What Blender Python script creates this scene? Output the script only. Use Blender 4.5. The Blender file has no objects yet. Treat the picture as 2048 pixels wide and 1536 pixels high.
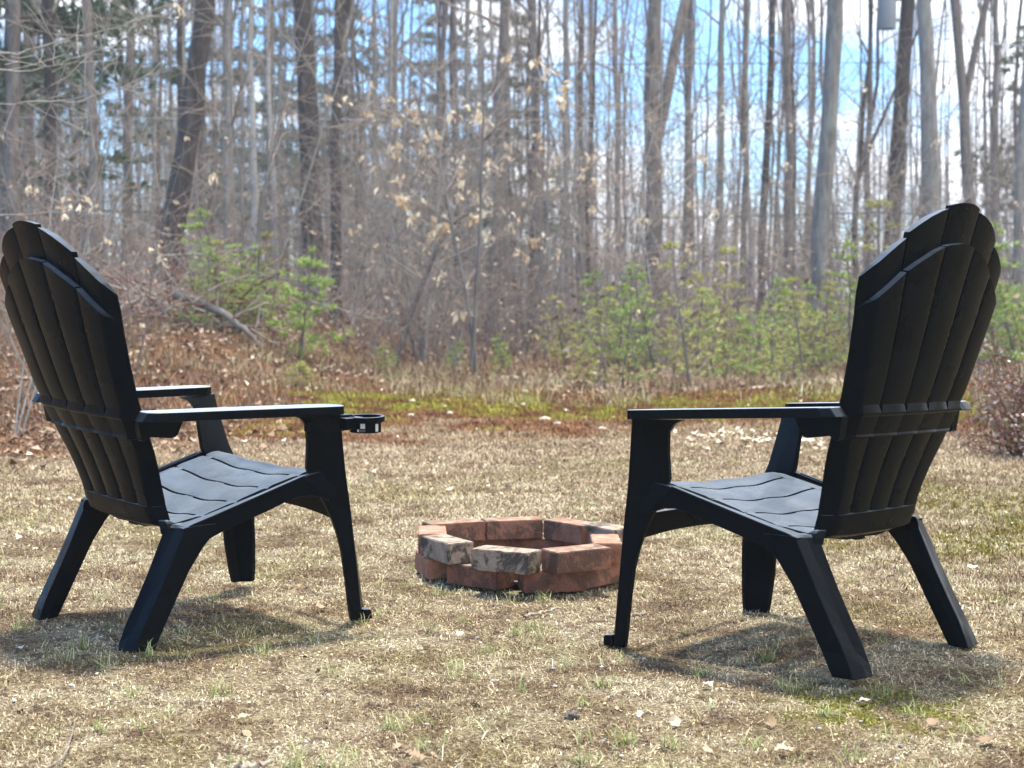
import bpy, bmesh, math, random
import numpy as np
from mathutils import Vector, Matrix, Euler

sc = bpy.context.scene
R = math.radians
COL = sc.collection

# ------------------------------------------------------------------ camera, world, sun
cam = bpy.data.cameras.new('camera')
cam_o = bpy.data.objects.new('camera', cam)
COL.objects.link(cam_o)
cam.sensor_width = 36.0
cam.lens = 3199.08 / 2048 * 36.0
cam.clip_start = 0.05
cam.clip_end = 2000
cam_o.location = (0, 0, 0.7705)
cam_o.rotation_euler = (R(90 - 3.1165), 0, 0)
cam.dof.use_dof = True
cam.dof.focus_distance = 3.6
cam.dof.aperture_fstop = 6.8
sc.camera = cam_o

SUN_EL, SUN_AZ = 79.0, 0.0        # azimuth measured from +Y (straight ahead) towards +X
w = bpy.data.worlds.new('World')
sc.world = w
w.use_nodes = True
nt = w.node_tree
for n in list(nt.nodes):
    nt.nodes.remove(n)
N = nt.nodes.new
L = nt.links.new
wo = N('ShaderNodeOutputWorld')
bg = N('ShaderNodeBackground')
bg.inputs['Strength'].default_value = 0.15
sky = N('ShaderNodeTexSky')
sky.sky_type = 'NISHITA'
sky.sun_disc = False
sky.sun_elevation = R(SUN_EL)
sky.sun_rotation = R(SUN_AZ)
sky.air_density = 1.0
sky.dust_density = 0.15
sky.ozone_density = 3.0
tc = N('ShaderNodeTexCoord')
mp = N('ShaderNodeMapping')
mp.inputs['Scale'].default_value = (3.2, 3.2, 7.5)
mp.inputs['Location'].default_value = (3.0, 1.2, 0.55)
nz = N('ShaderNodeTexNoise')
nz.inputs['Scale'].default_value = 1.6
nz.inputs['Detail'].default_value = 7
nz.inputs['Roughness'].default_value = 0.55
cr = N('ShaderNodeValToRGB')
cr.color_ramp.elements[0].position = 0.46
cr.color_ramp.elements[1].position = 0.58
mx = N('ShaderNodeMixRGB')
mx.inputs['Color2'].default_value = (6.6, 6.8, 7.2, 1)
L(tc.outputs['Generated'], mp.inputs['Vector'])
L(mp.outputs['Vector'], nz.inputs['Vector'])
sxw = N('ShaderNodeSeparateXYZ'); L(tc.outputs['Generated'], sxw.inputs[0])
mw = N('ShaderNodeMath'); mw.operation = 'MULTIPLY_ADD'; mw.inputs[1].default_value = .34; L(sxw.outputs['X'], mw.inputs[0]); L(nz.outputs['Fac'], mw.inputs[2])
L(mw.outputs[0], cr.inputs['Fac'])
L(cr.outputs['Color'], mx.inputs['Fac'])
tn = N('ShaderNodeMixRGB'); tn.blend_type = 'MULTIPLY'; tn.inputs['Fac'].default_value = 1
tn.inputs['Color2'].default_value = (.50, .86, 1.17, 1)
L(sky.outputs['Color'], tn.inputs['Color1'])
L(tn.outputs['Color'], mx.inputs['Color1'])
L(mx.outputs['Color'], bg.inputs['Color'])
L(bg.outputs['Background'], wo.inputs['Surface'])

sun = bpy.data.lights.new('sun', 'SUN')
sun.energy = 3.7
sun.angle = R(6.0)
sun.color = (1.0, 0.965, 0.90)
sun_o = bpy.data.objects.new('sun', sun)
COL.objects.link(sun_o)
sd = Vector((math.sin(R(SUN_AZ)) * math.cos(R(SUN_EL)), math.cos(R(SUN_AZ)) * math.cos(R(SUN_EL)), math.sin(R(SUN_EL))))
sun_o.rotation_euler = sd.to_track_quat('Z', 'Y').to_euler()
sun_o.location = (0, 10, 20)

sc.view_settings.view_transform = 'Standard'
sc.view_settings.look = 'None'
sc.view_settings.gamma = 1
sc.view_settings.use_curve_mapping = False
sc.view_settings.exposure = 1.14
try:
    sc.cycles.max_bounces = 6
    sc.cycles.transparent_max_bounces = 4
    sc.cycles.use_denoising = True
except Exception:
    pass

# ------------------------------------------------------------------ helpers
def link(o, parent=None):
    COL.objects.link(o)
    if parent:
        o.parent = parent
    return o

def tag(o, label=None, cat=None, group=None, kind=None):
    if label: o['label'] = label
    if cat: o['category'] = cat
    if group: o['group'] = group
    if kind: o['kind'] = kind
    return o

def empty(name, loc=(0, 0, 0), rz=0):
    o = bpy.data.objects.new(name, None)
    o.location = loc
    o.rotation_euler = (0, 0, rz)
    o.empty_display_size = 0.1
    return link(o)

def copy_tree(o, parent=None):
    c = o.copy()
    COL.objects.link(c)
    if parent: c.parent = parent
    for ch in list(o.children):
        copy_tree(ch, c)
    return c

def obj(name, verts, faces, mat, parent=None, smooth=None, bevel=0.0, recalc=False, seg=2):
    me = bpy.data.meshes.new(name)
    me.from_pydata([tuple(v) for v in verts], [], [tuple(f) for f in faces])
    if recalc or smooth is not None:
        bm = bmesh.new()
        bm.from_mesh(me)
        if recalc:
            bmesh.ops.recalc_face_normals(bm, faces=bm.faces)
        if smooth is not None:
            for f in bm.faces: f.smooth = True
            lim = R(smooth)
            for e in bm.edges:
                if len(e.link_faces) == 2:
                    try:
                        a = e.calc_face_angle()
                    except Exception:
                        a = 0
                    e.smooth = a < lim
        bm.to_mesh(me)
        bm.free()
    if mat: me.materials.append(mat)
    o = bpy.data.objects.new(name, me)
    link(o, parent)
    if bevel:
        b = o.modifiers.new('bevel', 'BEVEL')
        b.width = bevel
        b.segments = seg
        b.limit_method = 'ANGLE'
        b.angle_limit = R(40)
        b.harden_normals = False
    return o

def np_mesh(name, V, Q=None, T=None, mats=None, parent=None, smooth=False, mi=None):
    """V (n,3), Q (m,4) quads, T (k,3) tris; mi material index per face (quads then tris)"""
    me = bpy.data.meshes.new(name)
    V = np.asarray(V, np.float32)
    loops, tot = [], []
    if Q is not None and len(Q):
        loops.append(np.asarray(Q, np.int32).ravel()); tot.append(np.full(len(Q), 4, np.int32))
    if T is not None and len(T):
        loops.append(np.asarray(T, np.int32).ravel()); tot.append(np.full(len(T), 3, np.int32))
    loops = np.concatenate(loops); tot = np.concatenate(tot)
    start = np.concatenate([[0], np.cumsum(tot)[:-1]]).astype(np.int32)
    me.vertices.add(len(V)); me.vertices.foreach_set('co', V.ravel())
    me.loops.add(len(loops)); me.loops.foreach_set('vertex_index', loops)
    me.polygons.add(len(tot)); me.polygons.foreach_set('loop_start', start)
    try:
        me.polygons.foreach_set('loop_total', tot)
    except Exception:
        pass
    if smooth:
        me.polygons.foreach_set('use_smooth', np.ones(len(tot), bool))
    for m in (mats if isinstance(mats, (list, tuple)) else [mats]):
        me.materials.append(m)
    if mi is not None:
        me.polygons.foreach_set('material_index', np.asarray(mi, np.int32))
    me.update(calc_edges=True)
    me.validate()
    if name is None:
        return me
    o = bpy.data.objects.new(name, me)
    return link(o, parent)

class MB:
    """collects tubes and loose faces"""
    def __init__(s):
        s.V = []; s.Q = []; s.T = []; s.qm = []; s.tm = []; s.n = 0
    def tube(s, P, rad, k=5, m=0):
        P = np.asarray(P, float); rad = np.asarray(rad, float); n = len(P)
        d = np.gradient(P, axis=0); d /= np.linalg.norm(d, axis=1)[:, None] + 1e-9
        ref = np.array([0.31, 0.95, 0.05]) if abs(d[0][2]) > 0.7 else np.array([0, 0, 1.0])
        a = np.cross(d, ref); a /= np.linalg.norm(a, axis=1)[:, None] + 1e-9
        b = np.cross(d, a)
        th = np.arange(k) * 2 * math.pi / k
        ring = (np.cos(th)[None, :, None] * a[:, None, :] + np.sin(th)[None, :, None] * b[:, None, :]) * rad[:, None, None] + P[:, None, :]
        s.V.append(ring.reshape(-1, 3))
        i = np.arange(n - 1)[:, None] * k; j = np.arange(k)[None, :]; j2 = (j + 1) % k
        q = np.stack([i + j, i + j2, i + k + j2, i + k + j], -1).reshape(-1, 4) + s.n
        s.Q.append(q); s.qm += [m] * len(q)
        s.n += n * k
    def tris(s, V, T, m=0):
        V = np.asarray(V, float).reshape(-1, 3)
        s.V.append(V); T = np.asarray(T).reshape(-1, 3) + s.n
        s.T.append(T); s.tm += [m] * len(T); s.n += len(V)
    def mesh(s, name, mats, parent=None, smooth=True):
        V = np.concatenate(s.V)
        Q = np.concatenate(s.Q) if s.Q else None
        T = np.concatenate(s.T) if s.T else None
        return np_mesh(name, V, Q, T, mats, parent, smooth, s.qm + s.tm)

def sstep(a, b, x):
    t = np.clip((x - a) / (b - a), 0, 1)
    return t * t * (3 - 2 * t)

# lattice value noise for numpy
_rs = np.random.RandomState(7)
_lat = _rs.rand(256, 256)
def vnoise(x, y, s=1.0):
    x = np.asarray(x, float) / s; y = np.asarray(y, float) / s
    xi = np.floor(x).astype(int); yi = np.floor(y).astype(int)
    fx = x - xi; fy = y - yi
    fx = fx * fx * (3 - 2 * fx); fy = fy * fy * (3 - 2 * fy)
    g = lambda a, b: _lat[a % 256, b % 256]
    return (g(xi, yi) * (1 - fx) + g(xi + 1, yi) * fx) * (1 - fy) + (g(xi, yi + 1) * (1 - fx) + g(xi + 1, yi + 1) * fx) * fy

def H(x, y):
    """terrain height"""
    x = np.asarray(x, float); y = np.asarray(y, float)
    bank = np.interp(-x, [1.1, 1.6, 2.4, 3.6, 4.8, 9, 30], [0, .12, .44, .56, .74, 1.1, 2.2])
    z = bank * sstep(8.5, 14.5, y)
    far = sstep(8.5, 12, y)
    z = z + far * ((vnoise(x + 40, y + 11, 1.7) - .5) * .16 + (vnoise(x + 3, y + 71, .5) - .5) * .05)
    z = z + (vnoise(x + 9, y + 5, .9) - .5) * .02 + (vnoise(x + 19, y + 55, .21) - .5) * .010
    z = z - .009 + sstep(28, 120, y) * (-3.2) * sstep(-12, 4, x)
    return z

def PX(u, D):
    return (u - 1024) / 3199.0 * D

# ------------------------------------------------------------------ materials
def mat(name):
    m = bpy.data.materials.new(name)
    m.use_nodes = True
    nt = m.node_tree
    bs = nt.nodes['Principled BSDF']
    return m, nt, bs

def nd(nt, typ, **kw):
    n = nt.nodes.new(typ)
    for k, v in kw.items():
        if k.startswith('i_'):
            n.inputs[k[2:]].default_value = v
        else:
            setattr(n, k, v)
    return n

def ramp(nt, fac, stops, interp='LINEAR'):
    r = nt.nodes.new('ShaderNodeValToRGB')
    r.color_ramp.interpolation = interp
    e = r.color_ramp.elements
    while len(e) > 1: e.remove(e[-1])
    e[0].position = stops[0][0]; e[0].color = (*stops[0][1], 1)
    for p, c in stops[1:]:
        q = e.new(p); q.color = (*c, 1)
    nt.links.new(fac, r.inputs['Fac'])
    return r.outputs['Color']

def noise(nt, vec, scale, detail=3, rough=.55, dist=0.0):
    n = nt.nodes.new('ShaderNodeTexNoise')
    n.inputs['Scale'].default_value = scale
    n.inputs['Detail'].default_value = detail
    n.inputs['Roughness'].default_value = rough
    n.inputs['Distortion'].default_value = dist
    if vec is not None: nt.links.new(vec, n.inputs['Vector'])
    return n.outputs['Fac']

def mix(nt, fac, a, b, mode='MIX'):
    m = nt.nodes.new('ShaderNodeMixRGB'); m.blend_type = mode
    for s, v in (('Fac', fac), ('Color1', a), ('Color2', b)):
        if hasattr(v, 'links'): nt.links.new(v, m.inputs[s])
        elif isinstance(v, tuple): m.inputs[s].default_value = (*v, 1)
        else: m.inputs[s].default_value = v
    return m.outputs['Color']

def math_(nt, op, a, b=None, clamp=False):
    m = nt.nodes.new('ShaderNodeMath'); m.operation = op; m.use_clamp = clamp
    for i, v in enumerate((a, b)):
        if v is None: continue
        if hasattr(v, 'links'): nt.links.new(v, m.inputs[i])
        else: m.inputs[i].default_value = v
    return m.outputs[0]

def maprange(nt, v, a, b, c=0.0, d=1.0):
    m = nt.nodes.new('ShaderNodeMapRange'); m.interpolation_type = 'SMOOTHSTEP'
    nt.links.new(v, m.inputs['Value'])
    for k, x in (('From Min', a), ('From Max', b), ('To Min', c), ('To Max', d)): m.inputs[k].default_value = x
    return m.outputs['Result']

def bump(nt, bs, h, strength=.5, dist=.01):
    b = nt.nodes.new('ShaderNodeBump'); b.inputs['Strength'].default_value = strength; b.inputs['Distance'].default_value = dist
    nt.links.new(h, b.inputs['Height']); nt.links.new(b.outputs['Normal'], bs.inputs['Normal'])

def zones(nt):
    """ground colour by place: returns colour socket. Straw lawn, moss, heath, leaf litter."""
    g = nt.nodes.new('ShaderNodeNewGeometry')
    pos = g.outputs['Position']
    sep = nt.nodes.new('ShaderNodeSeparateXYZ'); nt.links.new(pos, sep.inputs[0])
    x, y = sep.outputs['X'], sep.outputs['Y']
    n1 = noise(nt, pos, 1.1, 4, .6, .3)
    n2 = noise(nt, pos, 3.7, 4, .6, .2)
    n3 = noise(nt, pos, 19.0, 3, .65)
    lawn = ramp(nt, n2, [(.32, (.19, .125, .072)), (.43, (.37, .280, .165)), (.52, (.52, .43, .275)), (.66, (.62, .545, .37))])
    lawn = mix(nt, maprange(nt, n3, .48, .68), lawn, (.24, .165, .11))
    # olive green breath in the lawn
    gm = math_(nt, 'MULTIPLY', maprange(nt, n1, .50, .63), .36)
    lawn = mix(nt, gm, lawn, (.28, .27, .085))
    # mid distance lawn is pinker and duller
    lawn = mix(nt, maprange(nt, y, 4.8, 8.5, 0, .55), lawn, (.33, .23, .145))
    n0 = noise(nt, pos, .42, 3, .6)
    wob = math_(nt, 'ADD', math_(nt, 'MULTIPLY', math_(nt, 'SUBTRACT', n1, .5), 5.0), math_(nt, 'MULTIPLY', math_(nt, 'SUBTRACT', n0, .5), 5.0))
    yy = math_(nt, 'ADD', y, wob)
    xx = math_(nt, 'ADD', x, math_(nt, 'MULTIPLY', wob, .5))
    # red brown heath band then moss band then litter
    band = math_(nt, 'MULTIPLY', maprange(nt, yy, 8.9, 9.7), maprange(nt, xx, -2.3, -1.3))
    heath = ramp(nt, n2, [(.35, (.17, .062, .030)), (.55, (.26, .115, .050)), (.7, (.33, .19, .08))])
    moss = ramp(nt, n2, [(.36, (.19, .10, .022)), (.46, (.25, .18, .025)), (.54, (.27, .25, .03)), (.68, (.36, .36, .05))])
    c = mix(nt, band, lawn, heath)
    mb = math_(nt, 'MULTIPLY', maprange(nt, yy, 9.6, 10.3), maprange(nt, yy, 12.8, 11.8))
    mb = math_(nt, 'MULTIPLY', mb, maprange(nt, n2, .40, .5))
    mb = math_(nt, 'MULTIPLY', mb, maprange(nt, xx, -1.8, -1.2))
    c = mix(nt, mb, c, moss)
    litter = ramp(nt, n3, [(.35, (.15, .090, .055)), (.52, (.26, .17, .11)), (.66, (.37, .27, .18))])
    lm = maprange(nt, yy, 12.9, 14.4)
    c = mix(nt, lm, c, litter)
    # left bank litter
    lb = math_(nt, 'MULTIPLY', maprange(nt, xx, -1.3, -2.2), maprange(nt, yy, 7.0, 8.6))
    c = mix(nt, lb, c, mix(nt, maprange(nt, n2, .4, .6), litter, heath))
    # moss on the right by the chair
    rm = math_(nt, 'MULTIPLY', maprange(nt, xx, .95, 1.35), math_(nt, 'MULTIPLY', maprange(nt, yy, 3.7, 4.3), maprange(nt, yy, 6.6, 5.7)))
    rm = math_(nt, 'MULTIPLY', rm, maprange(nt, n3, .40, .55))
    c = mix(nt, rm, c, (.20, .165, .025))
    # moss patch bottom right + beneath right chair
    sp = nt.nodes.new('ShaderNodeVectorMath'); sp.operation = 'DISTANCE'; nt.links.new(pos, sp.inputs[0]); sp.inputs[1].default_value = (.68, 2.98, 0)
    pm = math_(nt, 'MULTIPLY', maprange(nt, sp.outputs['Value'], .26, .10), maprange(nt, n3, .42, .56))
    c = mix(nt, pm, c, (.27, .26, .055))
    return c, n3, g

def ground_material():
    m, nt, bs = mat('ground_soil')
    c, n3, g = zones(nt)
    fine = noise(nt, g.outputs['Position'], 120, 3, .7)
    c2 = mix(nt, 1.0, c, ramp(nt, fine, [(.34, (.14, .12, .10)), (.5, (.38, .355, .32)), (.68, (.80, .78, .74))]), 'MULTIPLY')
    nt.links.new(c2, bs.inputs['Base Color'])
    bs.inputs['Roughness'].default_value = 1
    bs.inputs['Specular IOR Level'].default_value = .1
    bump(nt, bs, fine, .9, .012)
    return m

def litter_material(name, tint=(1, 1, 1), var=.45, spread=((.34, .29, .24), (1.62, 1.60, 1.55))):
    """takes its hue from the zone it grows in, each blade its own lightness"""
    m, nt, bs = mat(name)
    c, n3, g = zones(nt)
    rnd = g.outputs['Random Per Island']
    v = ramp(nt, rnd, [(0, spread[0]), (.45, (.85, .85, .82)), (1, spread[1])])
    c2 = mix(nt, 1.0, c, v, 'MULTIPLY')
    c2 = mix(nt, 1.0, c2, tint, 'MULTIPLY')
    nt.links.new(c2, bs.inputs['Base Color'])
    bs.inputs['Roughness'].default_value = .8
    bs.inputs['Specular IOR Level'].default_value = .25
    return m

def island_material(name, stops, rough=.7, spec=.3, trans=0.0, obj_rand=False):
    m, nt, bs = mat(name)
    g = nt.nodes.new('ShaderNodeNewGeometry')
    rnd = g.outputs['Random Per Island']
    if obj_rand:
        oi = nt.nodes.new('ShaderNodeObjectInfo'); rnd = oi.outputs['Random']
    c = ramp(nt, rnd, stops)
    nt.links.new(c, bs.inputs['Base Color'])
    bs.inputs['Roughness'].default_value = rough
    bs.inputs['Specular IOR Level'].default_value = spec
    if trans:
        tr = nt.nodes.new('ShaderNodeBsdfTranslucent'); nt.links.new(c, tr.inputs['Color'])
        ms = nt.nodes.new('ShaderNodeMixShader'); ms.inputs[0].default_value = trans
        nt.links.new(bs.outputs[0], ms.inputs[1]); nt.links.new(tr.outputs[0], ms.inputs[2])
        nt.links.new(ms.outputs[0], nt.nodes['Material Output'].inputs['Surface'])
    return m

def bark_material(name, dark, mid, light, scale=14, lich=0.0):
    m, nt, bs = mat(name)
    tcn = nt.nodes.new('ShaderNodeTexCoord')
    mpn = nt.nodes.new('ShaderNodeMapping'); mpn.inputs['Scale'].default_value = (1, 1, .22)
    nt.links.new(tcn.outputs['Object'], mpn.inputs['Vector'])
    n = noise(nt, mpn.outputs['Vector'], scale, 5, .65, .4)
    c = ramp(nt, n, [(.3, dark), (.5, mid), (.72, light)])
    oi = nt.nodes.new('ShaderNodeObjectInfo')
    v = ramp(nt, oi.outputs['Random'], [(0, (.80, .76, .70)), (1, (1.36, 1.26, 1.12))])
    c = mix(nt, 1.0, c, v, 'MULTIPLY')
    if lich:
        n2 = noise(nt, tcn.outputs['Object'], 3.0, 4, .6)
        c = mix(nt, math_(nt, 'MULTIPLY', maprange(nt, n2, .52, .66), lich), c, (.30, .33, .27))
    nt.links.new(c, bs.inputs['Base Color'])
    bs.inputs['Roughness'].default_value = .9
    bs.inputs['Specular IOR Level'].default_value = .2
    bump(nt, bs, n, .8, .02)
    return m

M = {}
M['ground'] = ground_material()
M['thatch'] = litter_material('dry_thatch')
M['bark_grey'] = bark_material('bark_grey', (.14, .137, .13), (.25, .245, .235), (.38, .375, .36), 12, .5)
M['bark_brown'] = bark_material('bark_brown', (.095, .082, .076), (.18, .158, .147), (.28, .255, .24), 12, .25)
M['bark_dark'] = bark_material('bark_dark', (.038, .032, .031), (.075, .065, .063), (.13, .115, .11), 12)
M['bark_pale'] = bark_material('bark_pale', (.24, .23, .22), (.38, .37, .36), (.50, .49, .47), 8)
M['twig'] = bark_material('twig_bark', (.15, .125, .11), (.25, .22, .20), (.36, .325, .30), 9)
M['twig_red'] = island_material('red_twig', [(0, (.10, .040, .028)), (.5, (.19, .085, .055)), (1, (.30, .17, .11))], .8)
M['beech'] = island_material('beech_leaf', [(0, (.52, .34, .18)), (.4, (.72, .56, .36)), (1, (.86, .76, .56))], .6, .3, .35)
M['litter'] = island_material('litter_leaf', [(0, (.11, .060, .034)), (.25, (.19, .11, .06)), (.55, (.29, .19, .11)), (.9, (.42, .31, .20)), (1, (.60, .50, .36))], .65, .35)
M['pale_litter'] = island_material('pale_leaf', [(0, (.46, .33, .20)), (.5, (.66, .54, .37)), (1, (.84, .76, .60))], .6, .4)
M['leaf_tan'] = island_material('leaf_tan', [(0, (.26, .165, .09)), (.5, (.46, .34, .20)), (1, (.66, .56, .40))], .6, .4, 0, True)
M['pine'] = island_material('pine_needle', [(0, (.14, .20, .04)), (.5, (.30, .40, .09)), (1, (.50, .60, .19))], .6, .3, .3)
M['pine_yellow'] = island_material('yellow_needle', [(0, (.24, .24, .06)), (.5, (.42, .42, .12)), (1, (.58, .55, .22))], .6, .3, .3)
M['hemlock'] = island_material('hemlock_needle', [(0, (.045, .08, .04)), (.5, (.08, .125, .065)), (1, (.13, .18, .09))], .6, .3, .2)
M['shrub_leaf'] = island_material('shrub_leaf', [(0, (.12, .035, .030)), (.35, (.24, .085, .06)), (.6, (.20, .17, .07)), (1, (.46, .36, .28))], .30, .6, .15)
M['grass'] = island_material('green_grass', [(0, (.16, .20, .05)), (.5, (.30, .34, .10)), (1, (.52, .48, .26))], .5, .4, .25)
M['straw'] = island_material('straw_grass', [(0, (.30, .22, .12)), (.5, (.50, .41, .25)), (1, (.70, .62, .43))], .5, .4, .2)
M['stone'] = island_material('small_stone', [(0, (.25, .23, .20)), (1, (.62, .58, .52))], .8)
M['heath_far'] = island_material('heath_twig', [(0, (.12, .055, .034)), (.5, (.21, .115, .065)), (.8, (.30, .19, .11)), (1, (.25, .24, .09))], .85)

M['edge_grass'] = island_material('edge_grass', [(0, (.16, .10, .06)), (.4, (.36, .27, .16)), (.7, (.26, .28, .09)), (1, (.58, .48, .32))], .8)
def plastic(name='black_resin', d0=.14, d1=.20):
    m, nt, bs = mat(name)
    tcn = nt.nodes.new('ShaderNodeTexCoord')
    n = noise(nt, tcn.outputs['Object'], 420, 2, .6)
    mpn = nt.nodes.new('ShaderNodeMapping'); mpn.inputs['Scale'].default_value = (1, .16, 1); mpn.inputs['Rotation'].default_value = (R(28), 0, 0)
    nt.links.new(tcn.outputs['Object'], mpn.inputs['Vector'])
    n2 = noise(nt, mpn.outputs['Vector'], 130, 3, .6)
    h = math_(nt, 'ADD', n, math_(nt, 'MULTIPLY', n2, .8))
    bs.inputs['Base Color'].default_value = (.006, .0068, .008, 1)
    big = noise(nt, tcn.outputs['Object'], 7, 4, .6)
    rr = maprange(nt, big, .3, .7, .22, .34)
    nt.links.new(rr, bs.inputs['Roughness'])
    dust = math_(nt, 'MULTIPLY', maprange(nt, noise(nt, tcn.outputs['Object'], 16, 5, .7), .5, .75), .05)
    c = mix(nt, dust, (.0032, .0048, .0064), (.024, .027, .030))
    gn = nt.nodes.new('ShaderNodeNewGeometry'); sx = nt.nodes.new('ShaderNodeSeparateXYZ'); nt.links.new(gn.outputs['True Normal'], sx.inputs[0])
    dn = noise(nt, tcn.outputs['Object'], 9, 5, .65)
    glare_f = math_(nt, 'MULTIPLY', maprange(nt, sx.outputs['Z'], .55, .96), maprange(nt, dn, .30, .65, d0, d1))  # sun glare and sky sheen painted as a pale layer on upward faces
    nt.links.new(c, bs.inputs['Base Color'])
    glare_bsdf = nt.nodes.new('ShaderNodeBsdfDiffuse'); glare_bsdf.inputs['Color'].default_value = (.56, .65, .74, 1)
    ms_ = nt.nodes.new('ShaderNodeMixShader'); nt.links.new(glare_f, ms_.inputs[0])
    nt.links.new(bs.outputs[0], ms_.inputs[1]); nt.links.new(glare_bsdf.outputs[0], ms_.inputs[2])
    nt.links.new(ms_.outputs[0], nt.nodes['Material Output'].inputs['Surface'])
    bs.inputs['Specular IOR Level'].default_value = .03
    bs.inputs['Coat Weight'].default_value = .15
    bs.inputs['Coat IOR'].default_value = 1.2
    bs.inputs['Coat Roughness'].default_value = .14
    bs.inputs['Sheen Weight'].default_value = .0
    bs.inputs['Sheen Roughness'].default_value = .35
    bs.inputs['Sheen Tint'].default_value = (.8, .9, 1, 1)
    bump(nt, bs, h, .16, .0006)
    return m
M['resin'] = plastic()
M['resin_glare'] = plastic('black_resin_glare', .40, .54)  # armrest copy of the resin with stronger painted glare

def brick_mat(name, a, b, soot):
    m, nt, bs = mat(name)
    tcn = nt.nodes.new('ShaderNodeTexCoord')
    oi = nt.nodes.new('ShaderNodeObjectInfo')
    sc_ = nt.nodes.new('ShaderNodeVectorMath'); sc_.operation = 'ADD'
    nt.links.new(tcn.outputs['Object'], sc_.inputs[0]); nt.links.new(oi.outputs['Location'], sc_.inputs[1])
    v = sc_.outputs[0]
    n = noise(nt, v, 26, 5, .7)
    c = ramp(nt, n, [(.3, a), (.7, b)])
    n2 = noise(nt, v, 11, 5, .7, .6)
    c = mix(nt, math_(nt, 'MULTIPLY', maprange(nt, n2, .49, .58), soot), c, (.045, .036, .030))
    n3 = noise(nt, v, 180, 2, .7)
    c = mix(nt, math_(nt, 'MULTIPLY', maprange(nt, n3, .60, .75), .35), c, (.50, .43, .36))
    gn = nt.nodes.new('ShaderNodeNewGeometry'); sx = nt.nodes.new('ShaderNodeSeparateXYZ'); nt.links.new(gn.outputs['True Normal'], sx.inputs[0])
    dustf = math_(nt, 'MULTIPLY', maprange(nt, sx.outputs['Z'], .6, .9), maprange(nt, noise(nt, v, 30, 5, .75),   .40, .66, .05, .55))
    c = mix(nt, dustf, c, (.44, .36, .26))
    nt.links.new(c, bs.inputs['Base Color'])
    bs.inputs['Roughness'].default_value = .95
    bs.inputs['Specular IOR Level'].default_value = .2
    h = math_(nt, 'ADD', n3, math_(nt, 'MULTIPLY', n, 2.0))
    bump(nt, bs, h, .7, .003)
    return m
M['brick_red'] = brick_mat('brick_red', (.16, .062, .040), (.29, .13, .082), .55)
M['brick_orange'] = brick_mat('brick_orange', (.27, .11, .062), (.41, .205, .125), .25)
M['brick_grey'] = brick_mat('brick_grey', (.20, .14, .10), (.40, .31, .235), .85)
M['brick_brown'] = brick_mat('brick_brown', (.17, .070, .044), (.32, .160, .10), .6)

def flat_mat(name, col, rough=.7):
    m, nt, bs = mat(name)
    n = noise(nt, None, 30, 3)
    c = ramp(nt, n, [(.3, tuple(k * .85 for k in col)), (.7, tuple(min(1, k * 1.1) for k in col))])
    nt.links.new(c, bs.inputs['Base Color'])
    bs.inputs['Roughness'].default_value = rough
    return m
M['steel_grey'] = flat_mat('transformer_paint', (.30, .34, .37), .5)
M['conduit'] = flat_mat('conduit_plastic', (.62, .64, .66), .5)
M['cable'] = flat_mat('cable_sheath', (.03, .03, .035), .6)
M['cable_pale'] = flat_mat('bare_wire', (.55, .56, .58), .4)
M['sticker'] = flat_mat('sticker_paper', (.50, .47, .42), .6)
M['ink'] = flat_mat('sticker_ink', (.05, .05, .05), .6)
M['stick'] = bark_material('stick_bark', (.16, .13, .10), (.32, .28, .24), (.52, .48, .43), 60)

# ------------------------------------------------------------------ ground
def axis(parts):
    out = []
    for a, b, s in parts:
        out.append(np.arange(a, b, s))
    return np.concatenate(out)
xs = axis([(-3.0, 3.0, .028)])
e = 3.0 + np.cumsum(.05 * 1.13 ** np.arange(44)); e = e[e < 140]
xs = np.concatenate([-e[::-1], xs, [3.0], e])
ys = axis([(-6, 1.6, .25), (1.6, 8, .028), (8, 17, .09)])
e = 17 + np.cumsum(.12 * 1.1 ** np.arange(60)); e = e[e < 320]
ys = np.concatenate([ys, e])
GX, GY = np.meshgrid(xs, ys)
GZ = H(GX, GY)
near = (GY < 9) & (np.abs(GX) < 3)
GZ = GZ + np.where(near, (_rs.rand(*GX.shape) - .5) * .006, 0)
nx, ny = len(xs), len(ys)
idx = np.arange(nx * ny).reshape(ny, nx)
Q = np.stack([idx[:-1, :-1], idx[:-1, 1:], idx[1:, 1:], idx[1:, :-1]], -1).reshape(-1, 4)
g = np_mesh('ground', np.stack([GX, GY, GZ], -1).reshape(-1, 3), Q, None, M['ground'], smooth=True)
tag(g, kind='structure')

# ------------------------------------------------------------------ chairs
S_Z = [.2, .28, .32, .36, .40, .44, .48, .52, .56, .60, .64, .68, .72, .76, .80, .96]
S_Y = [-.222, -.233, -.239, -.251, -.264, -.279, -.295, -.31, -.3265, -.3385, -.350, -.361, -.3725, -.382, -.394, -.442]
S_X = [.180, .191, .193, .201, .213, .225, .233, .240, .249, .256, .262, .270, .279, .288, .294, .30]
def xe(z): return float(np.interp(z, S_Z, S_X))
def yF(x, z):
    s = min(1.0, abs(x) / xe(z))
    return float(np.interp(z, S_Z, S_Y)) - (.004 + .018 * min(1, max(0, (z - .25) / .5))) * (1 - s * s)
def xA(z): return float(np.interp(z, [.2, .31, .52, .67, .877, .96], [.100, .112, .140, .160, .190, .200]))
def xB(z): return float(np.interp(z, [.2, .31, .52, .70, .937], [.034, .038, .046, .055, .066]))
def ztop(x):
    x = abs(x)
    if x > .19: return float(np.interp(x, [.19, .215, .24, .27, .30], [.872, .858, .841, .817, .787]))
    if x > .0665: return float(np.interp(x, [.066, .095, .13, .16, .19], [.936, .929, .9165, .901, .882]))
    return .9505 - .0085 * (x / .066) ** 2
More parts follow.
